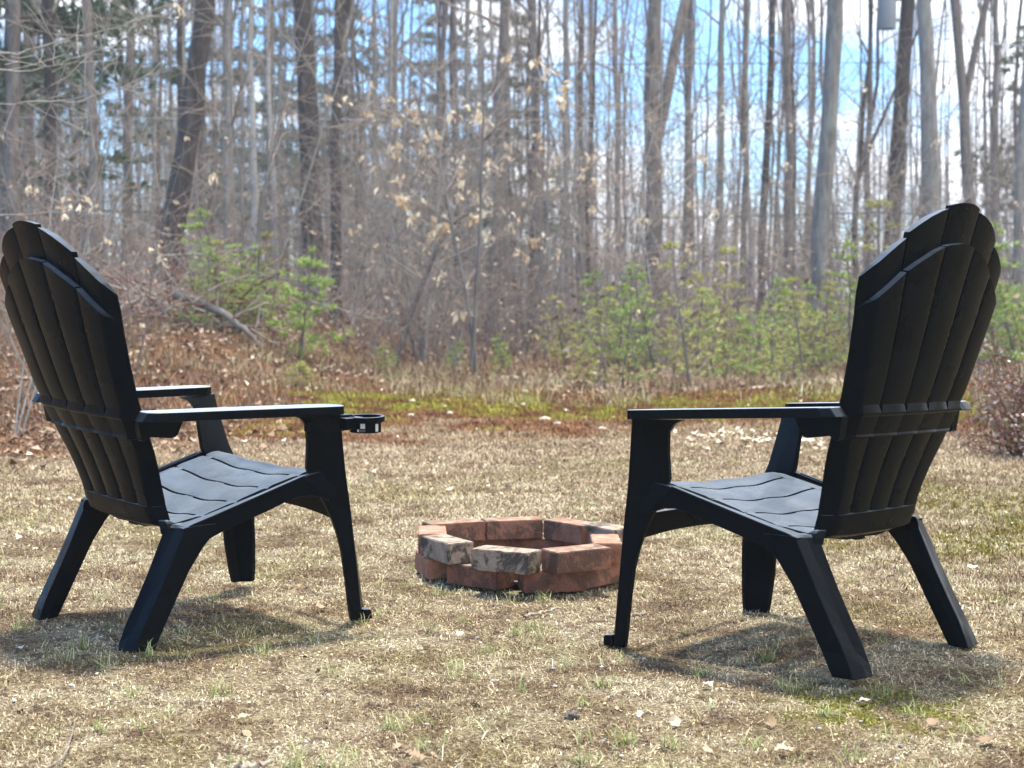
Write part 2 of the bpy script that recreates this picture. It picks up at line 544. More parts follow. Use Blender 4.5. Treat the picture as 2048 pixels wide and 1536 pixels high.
def zarch(x):
    return float(np.interp(abs(x), [0, .05, .1, .15, .2, .25, .30], [.868, .863, .848, .824, .793, .757, .716]))

def build_slat(i, parent):
    gap = lambda z: .0011 + .0016 * float(sstep(.55, .75, z))
    bounds = {0: (lambda z: -xe(z), lambda z: -xA(z) - gap(z)), 1: (lambda z: -xA(z) + gap(z), lambda z: -xB(z) - gap(z)),
              2: (lambda z: -xB(z) + gap(z), lambda z: xB(z) - gap(z)), 3: (lambda z: xB(z) + gap(z), lambda z: xA(z) - gap(z)),
              4: (lambda z: xA(z) + gap(z), lambda z: xe(z))}[i]
    m, n1, n2 = 14, 26, 6
    rear, front = [], []
    for c in range(m + 1):
        t = c / m
        X = lambda z: bounds[0](z) + (bounds[1](z) - bounds[0](z)) * t
        za = .8
        for _ in range(12): za = zarch(X(za))
        zt = .88
        for _ in range(12): zt = ztop(X(zt))
        zs = [(.290 + (za - .290) * k / n1, 0) for k in range(n1 + 1)] + [(za + .002 + (zt - za - .002) * k / n2, 1) for k in range(n2 + 1)]
        sc1 = 1 - (2 * t - 1) ** 2
        edge = 1 - min(1, min(t, 1 - t) / .06)
        rc, fc = [], []
        for z, h in zs:
            x = X(z)
            y = yF(x, z)
            off = (.0265 + .0034 * sc1 - .0012 * edge) if not h else (.012 + .004 * sc1)
            if i in (0, 4):
                off = .003 + (off - .003) * min(1.0, max(0.0, (xe(z) - abs(x)) / .027))
            rc.append((x, y - off, z))
            fc.append((x, y + .002 * sc1, z))
        rear.append(rc); front.append(fc)
    nr = len(rear[0])
    V = [p for c in rear for p in c] + [p for c in front for p in c]
    o = (m + 1) * nr
    F = []
    for c in range(m):
        for r in range(nr - 1):
            a = c * nr + r
            F.append((a, a + 1, a + nr + 1, a + nr))
            F.append((o + a, o + a + nr, o + a + nr + 1, o + a + 1))
    for r in range(nr - 1):
        F.append((r, o + r, o + r + 1, r + 1)); b = m * nr + r
        F.append((b, b + 1, o + b + 1, o + b))
    for c in range(m):
        a = c * nr; F.append((a, a + nr, o + a + nr, o + a))
        a = c * nr + nr - 1; F.append((a, o + a, o + a + nr, a + nr))
    return obj('backrest_slat', V, F, M['resin'], parent, smooth=32, recalc=True)

def loft(sections, cap=True):
    V, F = [], []
    n = len(sections[0])
    for s in sections: V += list(s)
    for i in range(len(sections) - 1):
        for j in range(n):
            a, b = i * n + j, i * n + (j + 1) % n
            F.append((a, b, b + n, a + n))
    if cap:
        F.append(tuple(range(n))[::-1])
        F.append(tuple((len(sections) - 1) * n + k for k in range(n)))
    return V, F

def prism_x(poly, xo, xi):
    """poly of (y,z); xo/xi outer and inner x as numbers or functions of (y,z)"""
    fo = xo if callable(xo) else (lambda y, z: xo)
    fi = xi if callable(xi) else (lambda y, z: xi)
    n = len(poly)
    V = [(fo(y, z), y, z) for y, z in poly] + [(fi(y, z), y, z) for y, z in poly]
    F = [tuple(range(n)), tuple(range(2 * n - 1, n - 1, -1))] + [(i, i + n, (i + 1) % n + n, (i + 1) % n) for i in range(n)]
    return V, F

def side(V, s): return [(x * s, y, z) for x, y, z in V]

def build_chair(cup):
    root = empty('adirondack_chair')
    mr = M['resin']
    for i in range(5): build_slat(i, root)
    # foot of the back: one solid curved panel, plus the two sided brace band
    secs = []
    for k in range(25):
        x = -.191 + .382 * k / 24
        e_ = 1 - abs(x) / .191
        z0 = .256 + .010 * (abs(x) / .19) ** 4
        y0, y1, y2 = yF(x, z0), yF(x, .29), yF(x, .312)
        bl = .010 * min(1, e_ * 6)
        tp = min(1.0, (.191 - abs(x)) / .024 + .02)
        secs.append([(x, y0 + .004, z0 + .012), (x, y0 - .010, z0), (x, y0 - .011 - (.009 + bl * .4) * tp, z0 + .006), (x, y0 - .011 - (.015 + bl * .35) * tp, z0 + .02), (x, y1 - .005 - (.0235 + bl * .2) * tp, .292), (x, y2 - .005 - (.0235 + bl * .2) * tp, .309), (x, y2 - .005 - .017 * tp, .312), (x, y2 + .001, .312)])
    V, F = loft(secs)
    obj('back_base', V, F, mr, root, smooth=40, recalc=True)
    V, F = [], []
    fx = [lambda z: -xe(z), lambda z: -xA(z), lambda z: -xB(z), xB, xA, xe]
    for i in range(5):
        secs = []
        K = 12
        for k in range(K + 1):
            t = k / K
            def P(z, off, ins):
                a, b = fx[i](z) + .0009, fx[i + 1](z) - .0009
                a, b = a + ins, b - ins
                x = a + (b - a) * t
                off = .0045 + (off - .0045) * min(1.0, max(0.0, (xe(z) - abs(x)) / .030))
                return (x, yF(x, z) - off, z)
            sc1 = 1 - (2 * t - 1) ** 2
            secs.append([P(.543, .018, .008), P(.541, .0262 + .0034 * sc1, .007), P(.523, .0368 + .001 * sc1, 0), P(.519, .0372 + .001 * sc1, 0), P(.515, .0330 + .002 * sc1, 0), P(.479, .0310 + .003 * sc1, 0), P(.4745, .0358 + .001 * sc1, 0), P(.4715, .0350 + .001 * sc1, 0), P(.470, .020, 0)])
        v, f = loft(secs)
        F += [tuple(a + len(V) for a in q) for q in f]; V += v
    obj('back_brace', V, F, mr, root, smooth=18, recalc=True)

    # seat: four slats across, dished
    def zseat(y): return float(np.interp(y, [-.25, -.21, -.16, -.077, .007, .092, .115, .135, .146, .150], [.268, .276, .288, .311, .3355, .3565, .362, .363, .352, .335]))
    ybands = [(-.232, -.1632), (-.1568, -.0808), (-.0742, .0038), (.0102, .0887), (.0953, .150)]
    def hw(y): return float(np.interp(y, [-.232, -.15, .15], [.198, .222, .226]))
    for a, b in ybands:
        secs = []
        for k in range(25):
            u = -1 + 2 * k / 24
            ps = []
            nn = 7
            for q in range(nn):
                y = a + (b - a) * q / (nn - 1)
                z = zseat(y) - .016 * (1 - u * u) * (1 - .9 * float(sstep(.11, .15, y))) + .0015 * math.cos(u * math.pi * 3)
                rd = .0018 * (1 if q in (0, nn - 1) else 0)
                ps.append((u * hw(y), y, z - rd))
            lo = [(x, y, z - .006) for x, y, z in ps[::-1]]
            secs.append(ps + lo)
        # side flange: drop the two outer sections
        for s_, ins in ((-1, 0), (1, len(secs))):
            ref = secs[0] if s_ < 0 else secs[-1]
            fl = [(x + s_ * .0035, y, z - .0045) for x, y, z in ref[:7]] + [(x + s_ * .0035, y, z - .018) for x, y, z in ref[7:]]
            secs.insert(ins, fl)
        V, F = loft(secs)
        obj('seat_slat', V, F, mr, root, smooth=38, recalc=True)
    for xc, hwid in ((-.205, .018), (0, .020), (.205, .018)):
        P = [(y, zseat(y) - (.0055 if xc else .0185)) for y in np.linspace(-.225, .135, 12)]
        poly = P + [(y, z - .012) for y, z in P[::-1]]
        V, F = prism_x(poly, xc + hwid, xc - hwid)
        obj('seat_rib', V, F, mr, root, recalc=True)

    # apron between the front legs
    secs = []
    for k in range(17):
        x = -.262 + .524 * k / 16
        u = x / .262
        zb, zt_ = .226 + .016 * (1 - u * u), .288 - .004 * u * u
        yy = .196 + .012 * (1 - u * u)
        secs.append([(x, yy, zb), (x, yy, zt_), (x, yy + .012, zt_), (x, yy + .012, zb)])
    V, F = loft(secs)
    obj('front_apron', V, F, mr, root, smooth=30, recalc=True, bevel=.0015)

    for s in (1, -1):
        # side rail: upper edge follows the seat
        top = [(-.232, .2665), (-.205, .2755), (-.16, .2870), (-.04, .3205), (.08, .354), (.10, .3595)]
        bot = [(.160, .30), (.155, .292), (.148, .292), (.135, .2985), (.105, .308), (.075, .309), (.04, .302), (-.02, .283), (-.075, .268), (-.141, .248), (-.175, .235), (-.230, .225)]
        top2 = [(.13, .366), (.155, .366)]
        fo = lambda y, z: .2635 + .022 * float(sstep(.09, .16, y))
        fi = lambda y, z: .247 + .022 * float(sstep(.09, .16, y))
        V, F = prism_x(top + top2 + bot, fo, fi)
        obj('side_rail', side(V, s), F, mr, root, bevel=.002, recalc=True)
        # rail cap strip and inner channel wall
        secs = []
        for y, z in top + [(.085, .3555)]:
            if (y, z) == top[-1]: continue
            xi = float(np.interp(y, [-.232, -.16, -.04, .1], [.2265, .238, .249, .252]))
            secs.append([(.2640, y, z), (.2625, y, z + .0022), (xi, y, z + .0022), (xi, y, z - .02), (.2635, y, z - .01)])
        V, F = loft(secs)
        obj('rail_cap', side(V, s), F, mr, root, recalc=True, smooth=30)
        # rear leg
        zz = [.272, .2665, .24, .22, .17, .11, .06, .045, .02, -.004]
        secs = []
        for z in zz:
            yfr = float(np.interp(z, [-.004, .17, .222, .24, .272], [-.317, -.222, -.184, -.166, -.150]))
            yo = float(np.interp(z, [-.004, .02, .063, .145, .208, .2665, .272], [-.366, -.356, -.334, -.289, -.259, -.2300, -.224]))
            yi = float(np.interp(z, [-.004, .02, .058, .14, .167, .2665, .272], [-.374, -.364, -.340, -.297, -.286, -.2345, -.228]))
            yn = float(np.interp(z, [-.004, .02, .058, .14, .167, .2665, .272], [-.374, -.366, -.350, -.306, -.293, -.248, -.240]))
            xo_ = .265 + .004 * float(sstep(.05, 0, z))
            secs.append([(xo_, yfr, z), (xo_, yo, z), (.231, yi, z), (.204, yn, z), (.200, yn + .022, z), (.214, yfr - .004, z)])
        V, F = loft(secs)
        o_ = obj('rear_leg', side(V, s), F, mr, root, bevel=.0022, recalc=True)
        # plate from the rear leg up to the edge of the back
        secs = []
        for z, ya, yb, xx in ((.250, -.246, -.190, .212), (.264, -.247, -.200, .209), (.274, -.247, -.225, .203), (.280, -.246, -.236, .197)):
            secs.append([(xx + .010, ya, z), (xx + .010, yb, z), (xx - .012, yb, z), (xx - .012, ya - .01, z)])
        V, F = loft(secs)
        obj('back_corner', side(V, s), F, mr, root, bevel=.002, recalc=True)
        # front leg: lower L section, upper splayed board
        secs = []
        rows = [(-.004, (.287, .197), (.289, .226), (.262, .256)), (.03, (.289, .190), (.290, .221), (.252, .253)), (.10, (.291, .180), (.291, .214), (.243, .249)),
                (.17, (.287, .172), (.291, .206), (.236, .243)), (.21, (.282, .164), (.2915, .201), (.232, .238)), (.25, (.276, .152), (.2925, .196), (.234, .230)),
                (.29, (.270, .134), (.295, .189), (.243, .218)), (.33, (.263, .112), (.298, .181), (.257, .202)), (.372, (.258, .095), (.303, .172), (.272, .190)),
                (.43, (.268, .092), (.311, .161), (.285, .178)), (.475, (.274, .086), (.317, .153), (.292, .168)), (.493, (.276, .070), (.319, .150), (.294, .165)), (.503, (.276, .044), (.320, .149), (.295, .164))]
        for z, r_, o2, i_ in rows:
            th = .014
            q = float(sstep(.24, .33, z))
            a1 = (i_[0] - .006, i_[1] - th); a2 = (o2[0] - th - .002, o2[1] - .009); a3 = (r_[0] - th, r_[1] + .002)
            a2 = (a2[0] + ((a1[0] + a3[0]) / 2 - a2[0]) * q, a2[1] + ((a1[1] + a3[1]) / 2 - a2[1]) * q)
            secs.append([(r_[0], r_[1], z), (o2[0], o2[1], z), (i_[0], i_[1], z), (*a1, z), (*a2, z), (*a3, z)])
        V, F = loft(secs)
        obj('front_leg', side(V, s), F, mr, root, bevel=.0015, recalc=True, smooth=30)
        # small toe
        V, F = prism_x([(.228, -.004), (.228, .022), (.246, .020), (.252, .014), (.252, -.004)], .2935, .266)
        obj('foot_toe', side(V, s), F, mr, root, bevel=.002, recalc=True)
        # armrest
        plan = [(.243, -.322), (.262, -.326), (.290, -.325), (.309, -.306), (.316, -.25), (.322, -.15), (.331, -.05), (.338, .04), (.344, .105), (.345, .130), (.340, .146), (.325, .155), (.300, .154), (.283, .147), (.272, .130), (.266, .08), (.254, -.02), (.248, -.12), (.243, -.22)]
        def za(y): return float(np.interp(y, [-.33, .16], [.5375, .5235]))
        n = len(plan)
        cx, cy = sum(p[0] for p in plan) / n, sum(p[1] for p in plan) / n
        rings = []
        for dz, sh in ((0, 1.0), (-.0205, 1.0)):
            ring = []
            for x, y in plan:
                back = float(sstep(-.27, -.32, y)) * (.016 if dz else 0)
                ring.append((x + (.0 if not dz else (.001 if x < .3 else 0)), y - back, za(y) + dz))
            rings.append(ring)
        V = rings[0] + rings[1]
        F = [tuple(range(n)), tuple(range(2 * n - 1, n - 1, -1))] + [(i, (i + 1) % n, (i + 1) % n + n, i + n) for i in range(n)]
        obj('armrest', side(V, s), F, M['resin_glare'], root, bevel=.0022, recalc=True, seg=2)
        # bracket joining arm and back
        V, F = prism_x([(-.330, .518), (-.322, .472), (-.316, .4685), (-.300, .478), (-.250, .472), (-.240, .474), (-.234, .480), (-.219, .512), (-.219, .520)], .252, .226)
        obj('arm_bracket', side(V, s), F, mr, root, bevel=.002, recalc=True)
    if cup:
        h = empty('cup_holder'); h.parent = root
        cx_, cy_, zc = .330, .214, .4945
        K = 40
        def ring(r0, r1, z0, z1, a0=0.0, a1=2 * math.pi):
            secs = []
            full = a1 - a0 > 6.2
            for k in range(K + (0 if full else 1)):
                a = a0 + (a1 - a0) * k / K
                c_, s_ = math.cos(a), math.sin(a)
                secs.append([(cx_ + r0 * c_, cy_ + r0 * s_, z0), (cx_ + r1 * c_, cy_ + r1 * s_, z0), (cx_ + r1 * c_, cy_ + r1 * s_, z1), (cx_ + r0 * c_, cy_ + r0 * s_, z1)])
            if full: secs.append(secs[0])
            V, F = loft(secs, not full)
            return V, F
        V, F = ring(.036, .0445, zc - .013, zc)
        obj('ring', V, F, mr, h, smooth=40, recalc=True, bevel=.001)
        V, F = ring(.0355, .0385, zc - .037, zc - .012, R(150), R(392))
        obj('cup_wall', V, F, mr, h, smooth=40, recalc=True)
        V, F = prism_x([(.085, .500), (.178, .500), (.184, .496), (.184, .482), (.160, .462), (.085, .462)], lambda y, z: .292 + .36 * (y - .085), lambda y, z: .262 + .36 * (y - .085))
        obj('clamp', V, F, mr, h, bevel=.0015, recalc=True)
        V, F = prism_x([(.150, .4935), (.200, .4935), (.200, .470), (.150, .466)], .343, .310)
        obj('arm_link', V, F, mr, h, bevel=.0015, recalc=True)
        for nm, a0, a1, z0, z1, mm in (('sticker', 306, 322, zc - .026, zc - .0145, M['sticker']), ('sticker', 300, 323, zc - .034, zc - .028, M['ink']), ('sticker', 294, 300, zc - .034, zc - .028, M['sticker']), ('sticker', 360, 372, zc - .034, zc - .016, M['sticker'])):
            V, F = ring(.0386, .0392, z0, z1, R(a0), R(a1))
            obj(nm, V, F, mm, h, recalc=True)
    return root

chairL = build_chair(True)
tag(chairL, 'black plastic slatted armchair with a ring cup holder on its arm, facing right', 'chair', 'black garden chairs round the fire pit')
holder = [c for c in chairL.children if c.name.startswith('cup_holder')][0]
chairR = chairL.copy(); COL.objects.link(chairR)
for ch in list(chairL.children):
    if ch is not holder: copy_tree(ch, chairR)
tag(chairR, 'black plastic slatted armchair without a cup holder, beside the moss, facing left', 'chair')
def pose(o, T, a):
    yaw, p, r = [R(v) for v in a]
    Mx = Matrix.Rotation(yaw, 4, 'Z') @ Matrix.Rotation(p, 4, 'X') @ Matrix.Rotation(r, 4, 'Y')
    o.matrix_world = Matrix.Translation(T) @ Mx
pose(chairL, (-.7188, 3.890, .001), (-50.27, 1.447, 1.652))
pose(chairR, (.587, 3.574, -.001), (47.583, -1.604, 1.476))

# ------------------------------------------------------------------ fire pit
def brick_mesh(seed):
    r = random.Random(seed)
    bm = bmesh.new()
    bmesh.ops.create_cube(bm, size=1)
    for v in bm.verts: v.co = Vector((v.co.x * .172, v.co.y * .079, v.co.z * .0565))
    bmesh.ops.bevel(bm, geom=bm.edges[:], offset=.0022, segments=2, affect='EDGES')
    bmesh.ops.subdivide_edges(bm, edges=[e for e in bm.edges if e.calc_length() > .03], cuts=7, use_grid_fill=True)
    import mathutils.noise as mn
    off = Vector((r.random() * 50, r.random() * 50, 0))
    for v in bm.verts:
        n1 = mn.noise(v.co * 16 + off); n2 = mn.noise(v.co * 55 + off)
        ec = sum(abs(abs(v.co[k]) - d) < .006 for k, d in enumerate((.086, .0395, .02825)))
        v.co *= 1 + (.007 * n1)
        if ec >= 2: v.co -= v.co.normalized() * max(0, n2 - .12) * .010
        v.co += v.normal * n2 * .0009
    for f in bm.faces: f.smooth = True
    for e in bm.edges:
        if len(e.link_faces) == 2: e.smooth = e.calc_face_angle(0) < R(35)
    me = bpy.data.meshes.new('brick'); bm.to_mesh(me); bm.free()
    return me

pit = empty('fire_pit', (0.03, 4.48, 0))
tag(pit, 'low ring of loose red and sooty bricks two courses high on the dry lawn', 'fire pit')
def gp(u, v, z):
    """pixel (2048 wide frame) to the plane at height z: used once to take the brick positions off the photograph"""
    f, h, pt = 3199.08, .7705, R(3.1165)
    ax, ay = (u - 1024) / f, (768 - v) / f
    d = (ax, math.cos(pt) + ay * math.sin(pt), ay * math.cos(pt) - math.sin(pt))
    t = (z - h) / d[2]
    return d[0] * t, d[1] * t
def zp(a, b): return 780 + a / 4.096, 990 + b / 4.096
bm_meshes = {}
def add_brick(p, q, z, matn, axis_='long', out=1, tilt=0.0, seed=0, anchor='m'):
    """p,q: ends of the visible top edge (zoom px); out=1: body lies behind that edge, -1: in front"""
    P = gp(*zp(*p), z + .0565); Qq = gp(*zp(*q), z + .0565)
    mx_, my_ = (P[0] + Qq[0]) / 2, (P[1] + Qq[1]) / 2
    dx, dy = Qq[0] - P[0], Qq[1] - P[1]
    l = math.hypot(dx, dy); dx /= l; dy /= l
    half = .086 if axis_ == 'long' else .0395
    if anchor == 'p': mx_, my_ = P[0] + dx * half, P[1] + dy * half
    if anchor == 'q': mx_, my_ = Qq[0] - dx * half, Qq[1] - dy * half
    nx_, ny_ = -dy * out, dx * out
    dep = .0395 if axis_ == 'long' else .086
    cx, cy = mx_ + nx_ * dep, my_ + ny_ * dep
    ang = math.atan2(dy, dx) + (0 if axis_ == 'long' else math.pi / 2)
    place_brick(cx, cy, z, ang, matn, tilt, seed)
def place_brick(cx, cy, z, ang, matn, tilt=0.0, seed=0):
    key = (seed % 6, matn)
    if key not in bm_meshes:
        me = brick_mesh(seed % 6); me.materials.append(M[matn]); bm_meshes[key] = me
    o = bpy.data.objects.new('brick', bm_meshes[key])
    link(o, pit)
    o.location = (cx - pit.location.x, cy - pit.location.y, z + .0283 - .004)
    o.rotation_euler = (tilt, 0, ang)
zt = .0575
add_brick((640, 425), (1150, 470), zt, 'brick_grey', seed=1)
add_brick((1365, 460), (1780, 420), zt, 'brick_brown', seed=2, tilt=R(1), anchor='p')
add_brick((1665, 385), (1905, 385), zt, 'brick_orange', 'short', seed=3)
place_brick(.272, 4.60, zt, R(122), 'brick_grey', 0, 0)
add_brick((1252, 190), (1690, 260), zt, 'brick_brown', seed=4, anchor='p')
add_brick((800, 205), (1248, 190), zt, 'brick_brown', seed=5)
add_brick((455, 225), (786, 205), zt, 'brick_brown', seed=0, anchor='q')
add_brick((240, 310), (460, 308), zt, 'brick_orange', 'short', seed=1)
add_brick((245, 322), (482, 390), zt, 'brick_grey', seed=2)
add_brick((462, 544), (905, 601), 0, 'brick_red', seed=3, anchor='p')
add_brick((1092, 620), (1610, 603), 0, 'brick_red', seed=4, anchor='p')
add_brick((1605, 588), (1900, 530), 0, 'brick_brown', seed=5, anchor='p')
place_brick(.268, 4.55, 0, R(96), 'brick_red', 0, 2)
add_brick((190, 430), (320, 525), 0, 'brick_orange', seed=0)
place_brick(-.232, 4.665, 0, R(97), 'brick_red', 0, 1)
for a_, m_ in ((78, 'brick_brown'), (112, 'brick_brown'), (46, 'brick_orange')):
    place_brick(.03 + .285 * math.cos(R(a_)), 4.50 + .27 * math.sin(R(a_)), 0, R(a_ + 90), m_, 0, a_)
place_brick(.005, 4.352, 0, R(84), 'brick_brown', 0, 4)  # extra brick added behind the front gap to keep it dark
# ash bed inside
V = []; K = 40
for k in range(K): V.append((.03 + .26 * math.cos(2 * math.pi * k / K), 4.49 + .25 * math.sin(2 * math.pi * k / K), .010))
V.append((.03, 4.49, .016))
m_, nt_, bs_ = mat('ash'); c_ = ramp(nt_, noise(nt_, None, 40, 4), [(.3, (.06, .05, .045)), (.7, (.20, .18, .16))]); nt_.links.new(c_, bs_.inputs['Base Color']); bs_.inputs['Roughness'].default_value = 1
ash = obj('ash_bed', V, [(k, (k + 1) % K, K) for k in range(K)], m_, None)
tag(ash, 'grey ash bed inside the brick ring', 'ash', kind='stuff')

# ------------------------------------------------------------------ ground clutter
rng = np.random.RandomState(3)
def sample_view(n, y0, y1, power=1.0, margin=.08):
    """points in the view wedge, density falling with distance"""
    u = rng.rand(n)
    if power == 1.0:   # p(y) const -> area density ~1/y
        y = y0 + (y1 - y0) * u
    else:
        y = (y0 ** (1 - power) + u * (y1 ** (1 - power) - y0 ** (1 - power))) ** (1 / (1 - power))
    hwid = .32 * y * (1 + margin) + .12
    x = (rng.rand(n) * 2 - 1) * hwid
    return x, y

def blades(name, x, y, ln, wd, el, matr, bend=.5, kind='stuff', label=None, z0=None):
    n = len(x)
    az = rng.rand(n) * 2 * math.pi
    ca, sa = np.cos(az), np.sin(az)
    ce, se = np.cos(el), np.sin(el)
    d = np.stack([ca * ce, sa * ce, se], -1)
    d2 = np.stack([ca * np.cos(el * bend), sa * np.cos(el * bend), np.sin(el * bend) - .15], -1)
    sidev = np.stack([-sa, ca, (rng.rand(n) - .5) * .8], -1)
    base = np.stack([x, y, (H(x, y) if z0 is None else z0)], -1)
    m1 = base + d * (ln * .55)[:, None]
    tip = m1 + d2 * (ln * .5)[:, None]
    V = np.stack([base - sidev * (wd * .5)[:, None], base + sidev * (wd * .5)[:, None], m1 + sidev * (wd * .42)[:, None], m1 - sidev * (wd * .42)[:, None], tip], 1).reshape(-1, 3)
    i = np.arange(n)[:, None] * 5
    Q = i + np.array([[0, 1, 2, 3]]); T = i + np.array([[3, 2, 4]])
    o = np_mesh(name, V, Q, T, matr)
    return tag(o, label, None, None, kind)

# short dead thatch
n = 430000
x, y = sample_view(n, 2.3, 10.5, 1.0)
keep = vnoise(x + 5, y + 2, .35) + .5 * vnoise(x, y + 9, .09) > .35 * rng.rand(n) + .25
x, y = x[keep], y[keep]
n = len(x)
sc_y = np.clip(y / 4.5, .75, 1.9)
blades('dry_grass_thatch', x, y, (.006 + .015 * rng.rand(n) ** 2) * sc_y, (.0011 + .0016 * rng.rand(n)) * sc_y, R(8) + R(72) * rng.rand(n) ** 1.1, M['thatch'])
# loose chips, bits of leaf and grit
def flakes(name, x, y, size, matr, lift=.004, curl=.5, zoff=0):
    n = len(x)
    az = rng.rand(n) * 2 * math.pi
    a = np.stack([np.cos(az), np.sin(az), (rng.rand(n) - .5) * .7], -1)
    b = np.stack([-np.sin(az), np.cos(az), (rng.rand(n) - .5) * .7], -1) * (.35 + .4 * rng.rand(n))[:, None]
    c = np.stack([x, y, H(x, y) + lift * rng.rand(n) + zoff], -1)
    s_ = size[:, None]
    up = np.zeros((n, 3)); up[:, 2] = curl * rng.rand(n)
    V = np.stack([c - a * s_ + up * s_, c - b * s_, c + a * s_ + up * s_ * .7, c + b * s_], 1).reshape(-1, 3)
    i = np.arange(n)[:, None] * 4
    T = np.concatenate([i + np.array([[0, 1, 3]]), i + np.array([[1, 2, 3]])])
    # order so both tris of a flake share vertices
    return np_mesh(name, V, None, T, matr)
x, y = sample_view(60000, 2.3, 9.5, 1.0)
s_ = (.0018 + .0045 * rng.rand(len(x)) ** 3) * np.clip(y / 4.5, .8, 1.8)
tag(flakes('lawn_debris', x, y, s_, litter_material('lawn_chip', (1, 1, 1), .6, ((.22, .17, .14), (1.9, 1.9, 1.85)))), kind='stuff')

# longer straw, arched, in loose tufts
cx, cy = sample_view(300, 2.4, 8.0, 1.1)
cnt = rng.randint(2, 10, len(cx))
x = np.repeat(cx, cnt) + rng.randn(cnt.sum()) * .018
y = np.repeat(cy, cnt) + rng.randn(cnt.sum()) * .018
n = len(x)
blades('long_straw', x, y, .018 + .034 * rng.rand(n) ** 2, .0011 + .0012 * rng.rand(n), R(8) + R(60) * rng.rand(n), M['straw'], bend=.2)
# green tufts
cx, cy = sample_view(260, 2.35, 8.5, 1.1)
fix = [(1200, 1370), (790, 1448), (1250, 1470), (1165, 1510), (1700, 1510), (520, 1300), (160, 1290), (40, 1250), (1040, 1262), (1090, 1190), (880, 1180), (1400, 1345), (1830, 1425), (1530, 1310), (430, 1380), (660, 1530), (585, 1525), (1350, 1480)]
fx_ = np.array([gp(u, v, 0) for u, v in fix])
cx = np.concatenate([cx, np.repeat(fx_[:, 0], 3)]); cy = np.concatenate([cy, np.repeat(fx_[:, 1], 3)])
cnt = rng.randint(5, 18, len(cx))
x = np.repeat(cx, cnt) + rng.randn(cnt.sum()) * .013
y = np.repeat(cy, cnt) + rng.randn(cnt.sum()) * .013
n = len(x)
blades('grass_tufts', x, y, .015 + .032 * rng.rand(n), .0013 + .0015 * rng.rand(n), R(35) + R(50) * rng.rand(n), M['grass'], bend=.6)

# small stones
def blobs(name, pts, sizes, matr, seed=0):
    r = np.random.RandomState(seed)
    t = (1 + 5 ** .5) / 2
    iv = np.array([(-1, t, 0), (1, t, 0), (-1, -t, 0), (1, -t, 0), (0, -1, t), (0, 1, t), (0, -1, -t), (0, 1, -t), (t, 0, -1), (t, 0, 1), (-t, 0, -1), (-t, 0, 1)]) / 1.9
    it = np.array([(0, 11, 5), (0, 5, 1), (0, 1, 7), (0, 7, 10), (0, 10, 11), (1, 5, 9), (5, 11, 4), (11, 10, 2), (10, 7, 6), (7, 1, 8), (3, 9, 4), (3, 4, 2), (3, 2, 6), (3, 6, 8), (3, 8, 9), (4, 9, 5), (2, 4, 11), (6, 2, 10), (8, 6, 7), (9, 8, 1)])
    V, T = [], []
    for k, (p, s) in enumerate(zip(pts, sizes)):
        v = iv * (1 + .35 * (r.rand(12, 1) - .5)) * s * np.array([1, .8, .55]) + np.asarray(p)
        V.append(v); T.append(it + 12 * k)
    return np_mesh(name, np.concatenate(V), None, np.concatenate(T), matr, smooth=False)
x, y = sample_view(900, 2.4, 9, 1.0)
tag(blobs('pebbles', np.stack([x, y, H(x, y) + .001], -1), .0025 + .004 * rng.rand(900) ** 2, M['stone']), kind='stuff')
# pale stones in the moss band
sp = [(1090, 829), (1050, 783), (1046, 805), (900, 828), (823, 832), (825, 815), (1205, 855), (1115, 843), (560, 788), (1435, 858), (1870, 735), (1440, 862)]
for k, (u, v) in enumerate(sp[:8]):
    px, py = gp(u, v, 0)
    o = blobs('stone', [(px, py, float(H(px, py)) + .008)], [.028 if k else .045], M['pale_litter'], k)
    tag(o, 'small pale stone lying in the green moss band beyond the lawn' if k else 'largest pale stone lying in the moss beyond the fire pit', 'stone', 'pale stones in the moss')

# leaf helper: lobed, curled leaf
def leaf_mesh(seed, size=.05, lobed=True):
    r = random.Random(seed)
    n = 14
    V = []
    for k in range(n):
        t = k / (n - 1)
        wdt = math.sin(math.pi * min(1, t * 1.02)) ** .7 * .36
        if lobed and 0 < k < n - 1: wdt *= (1.25 if k % 3 == 1 else .62)
        wv = .10 * math.sin(t * 5 + r.random())
        V += [((t - .5), -wdt * (1 + .2 * r.random()), wv + .16 * wdt + .05 * r.random()), ((t - .5), 0, wv * .5), ((t - .5), wdt * (1 + .2 * r.random()), wv + .3 * wdt + .05 * r.random())]
    V = [(a * size, b * size, c * size) for a, b, c in V]
    F = []
    for k in range(n - 1):
        a = k * 3
        F += [(a, a + 1, a + 4, a + 3), (a + 1, a + 2, a + 5, a + 4)]
    # stalk
    V += [(.5 * size, .01 * size, 0), (.5 * size, -.01 * size, 0), (.78 * size, 0, .05 * size)]
    b = 3 * n
    F.append((b, b + 1, b + 2))
    me = bpy.data.meshes.new('fallen_leaf'); me.from_pydata(V, [], F)
    for p in me.polygons: p.use_smooth = True
    return me
leafs = [leaf_mesh(k, .055, k % 2 == 0) for k in range(6)]
for m_ in leafs: m_.materials.append(M['leaf_tan'])
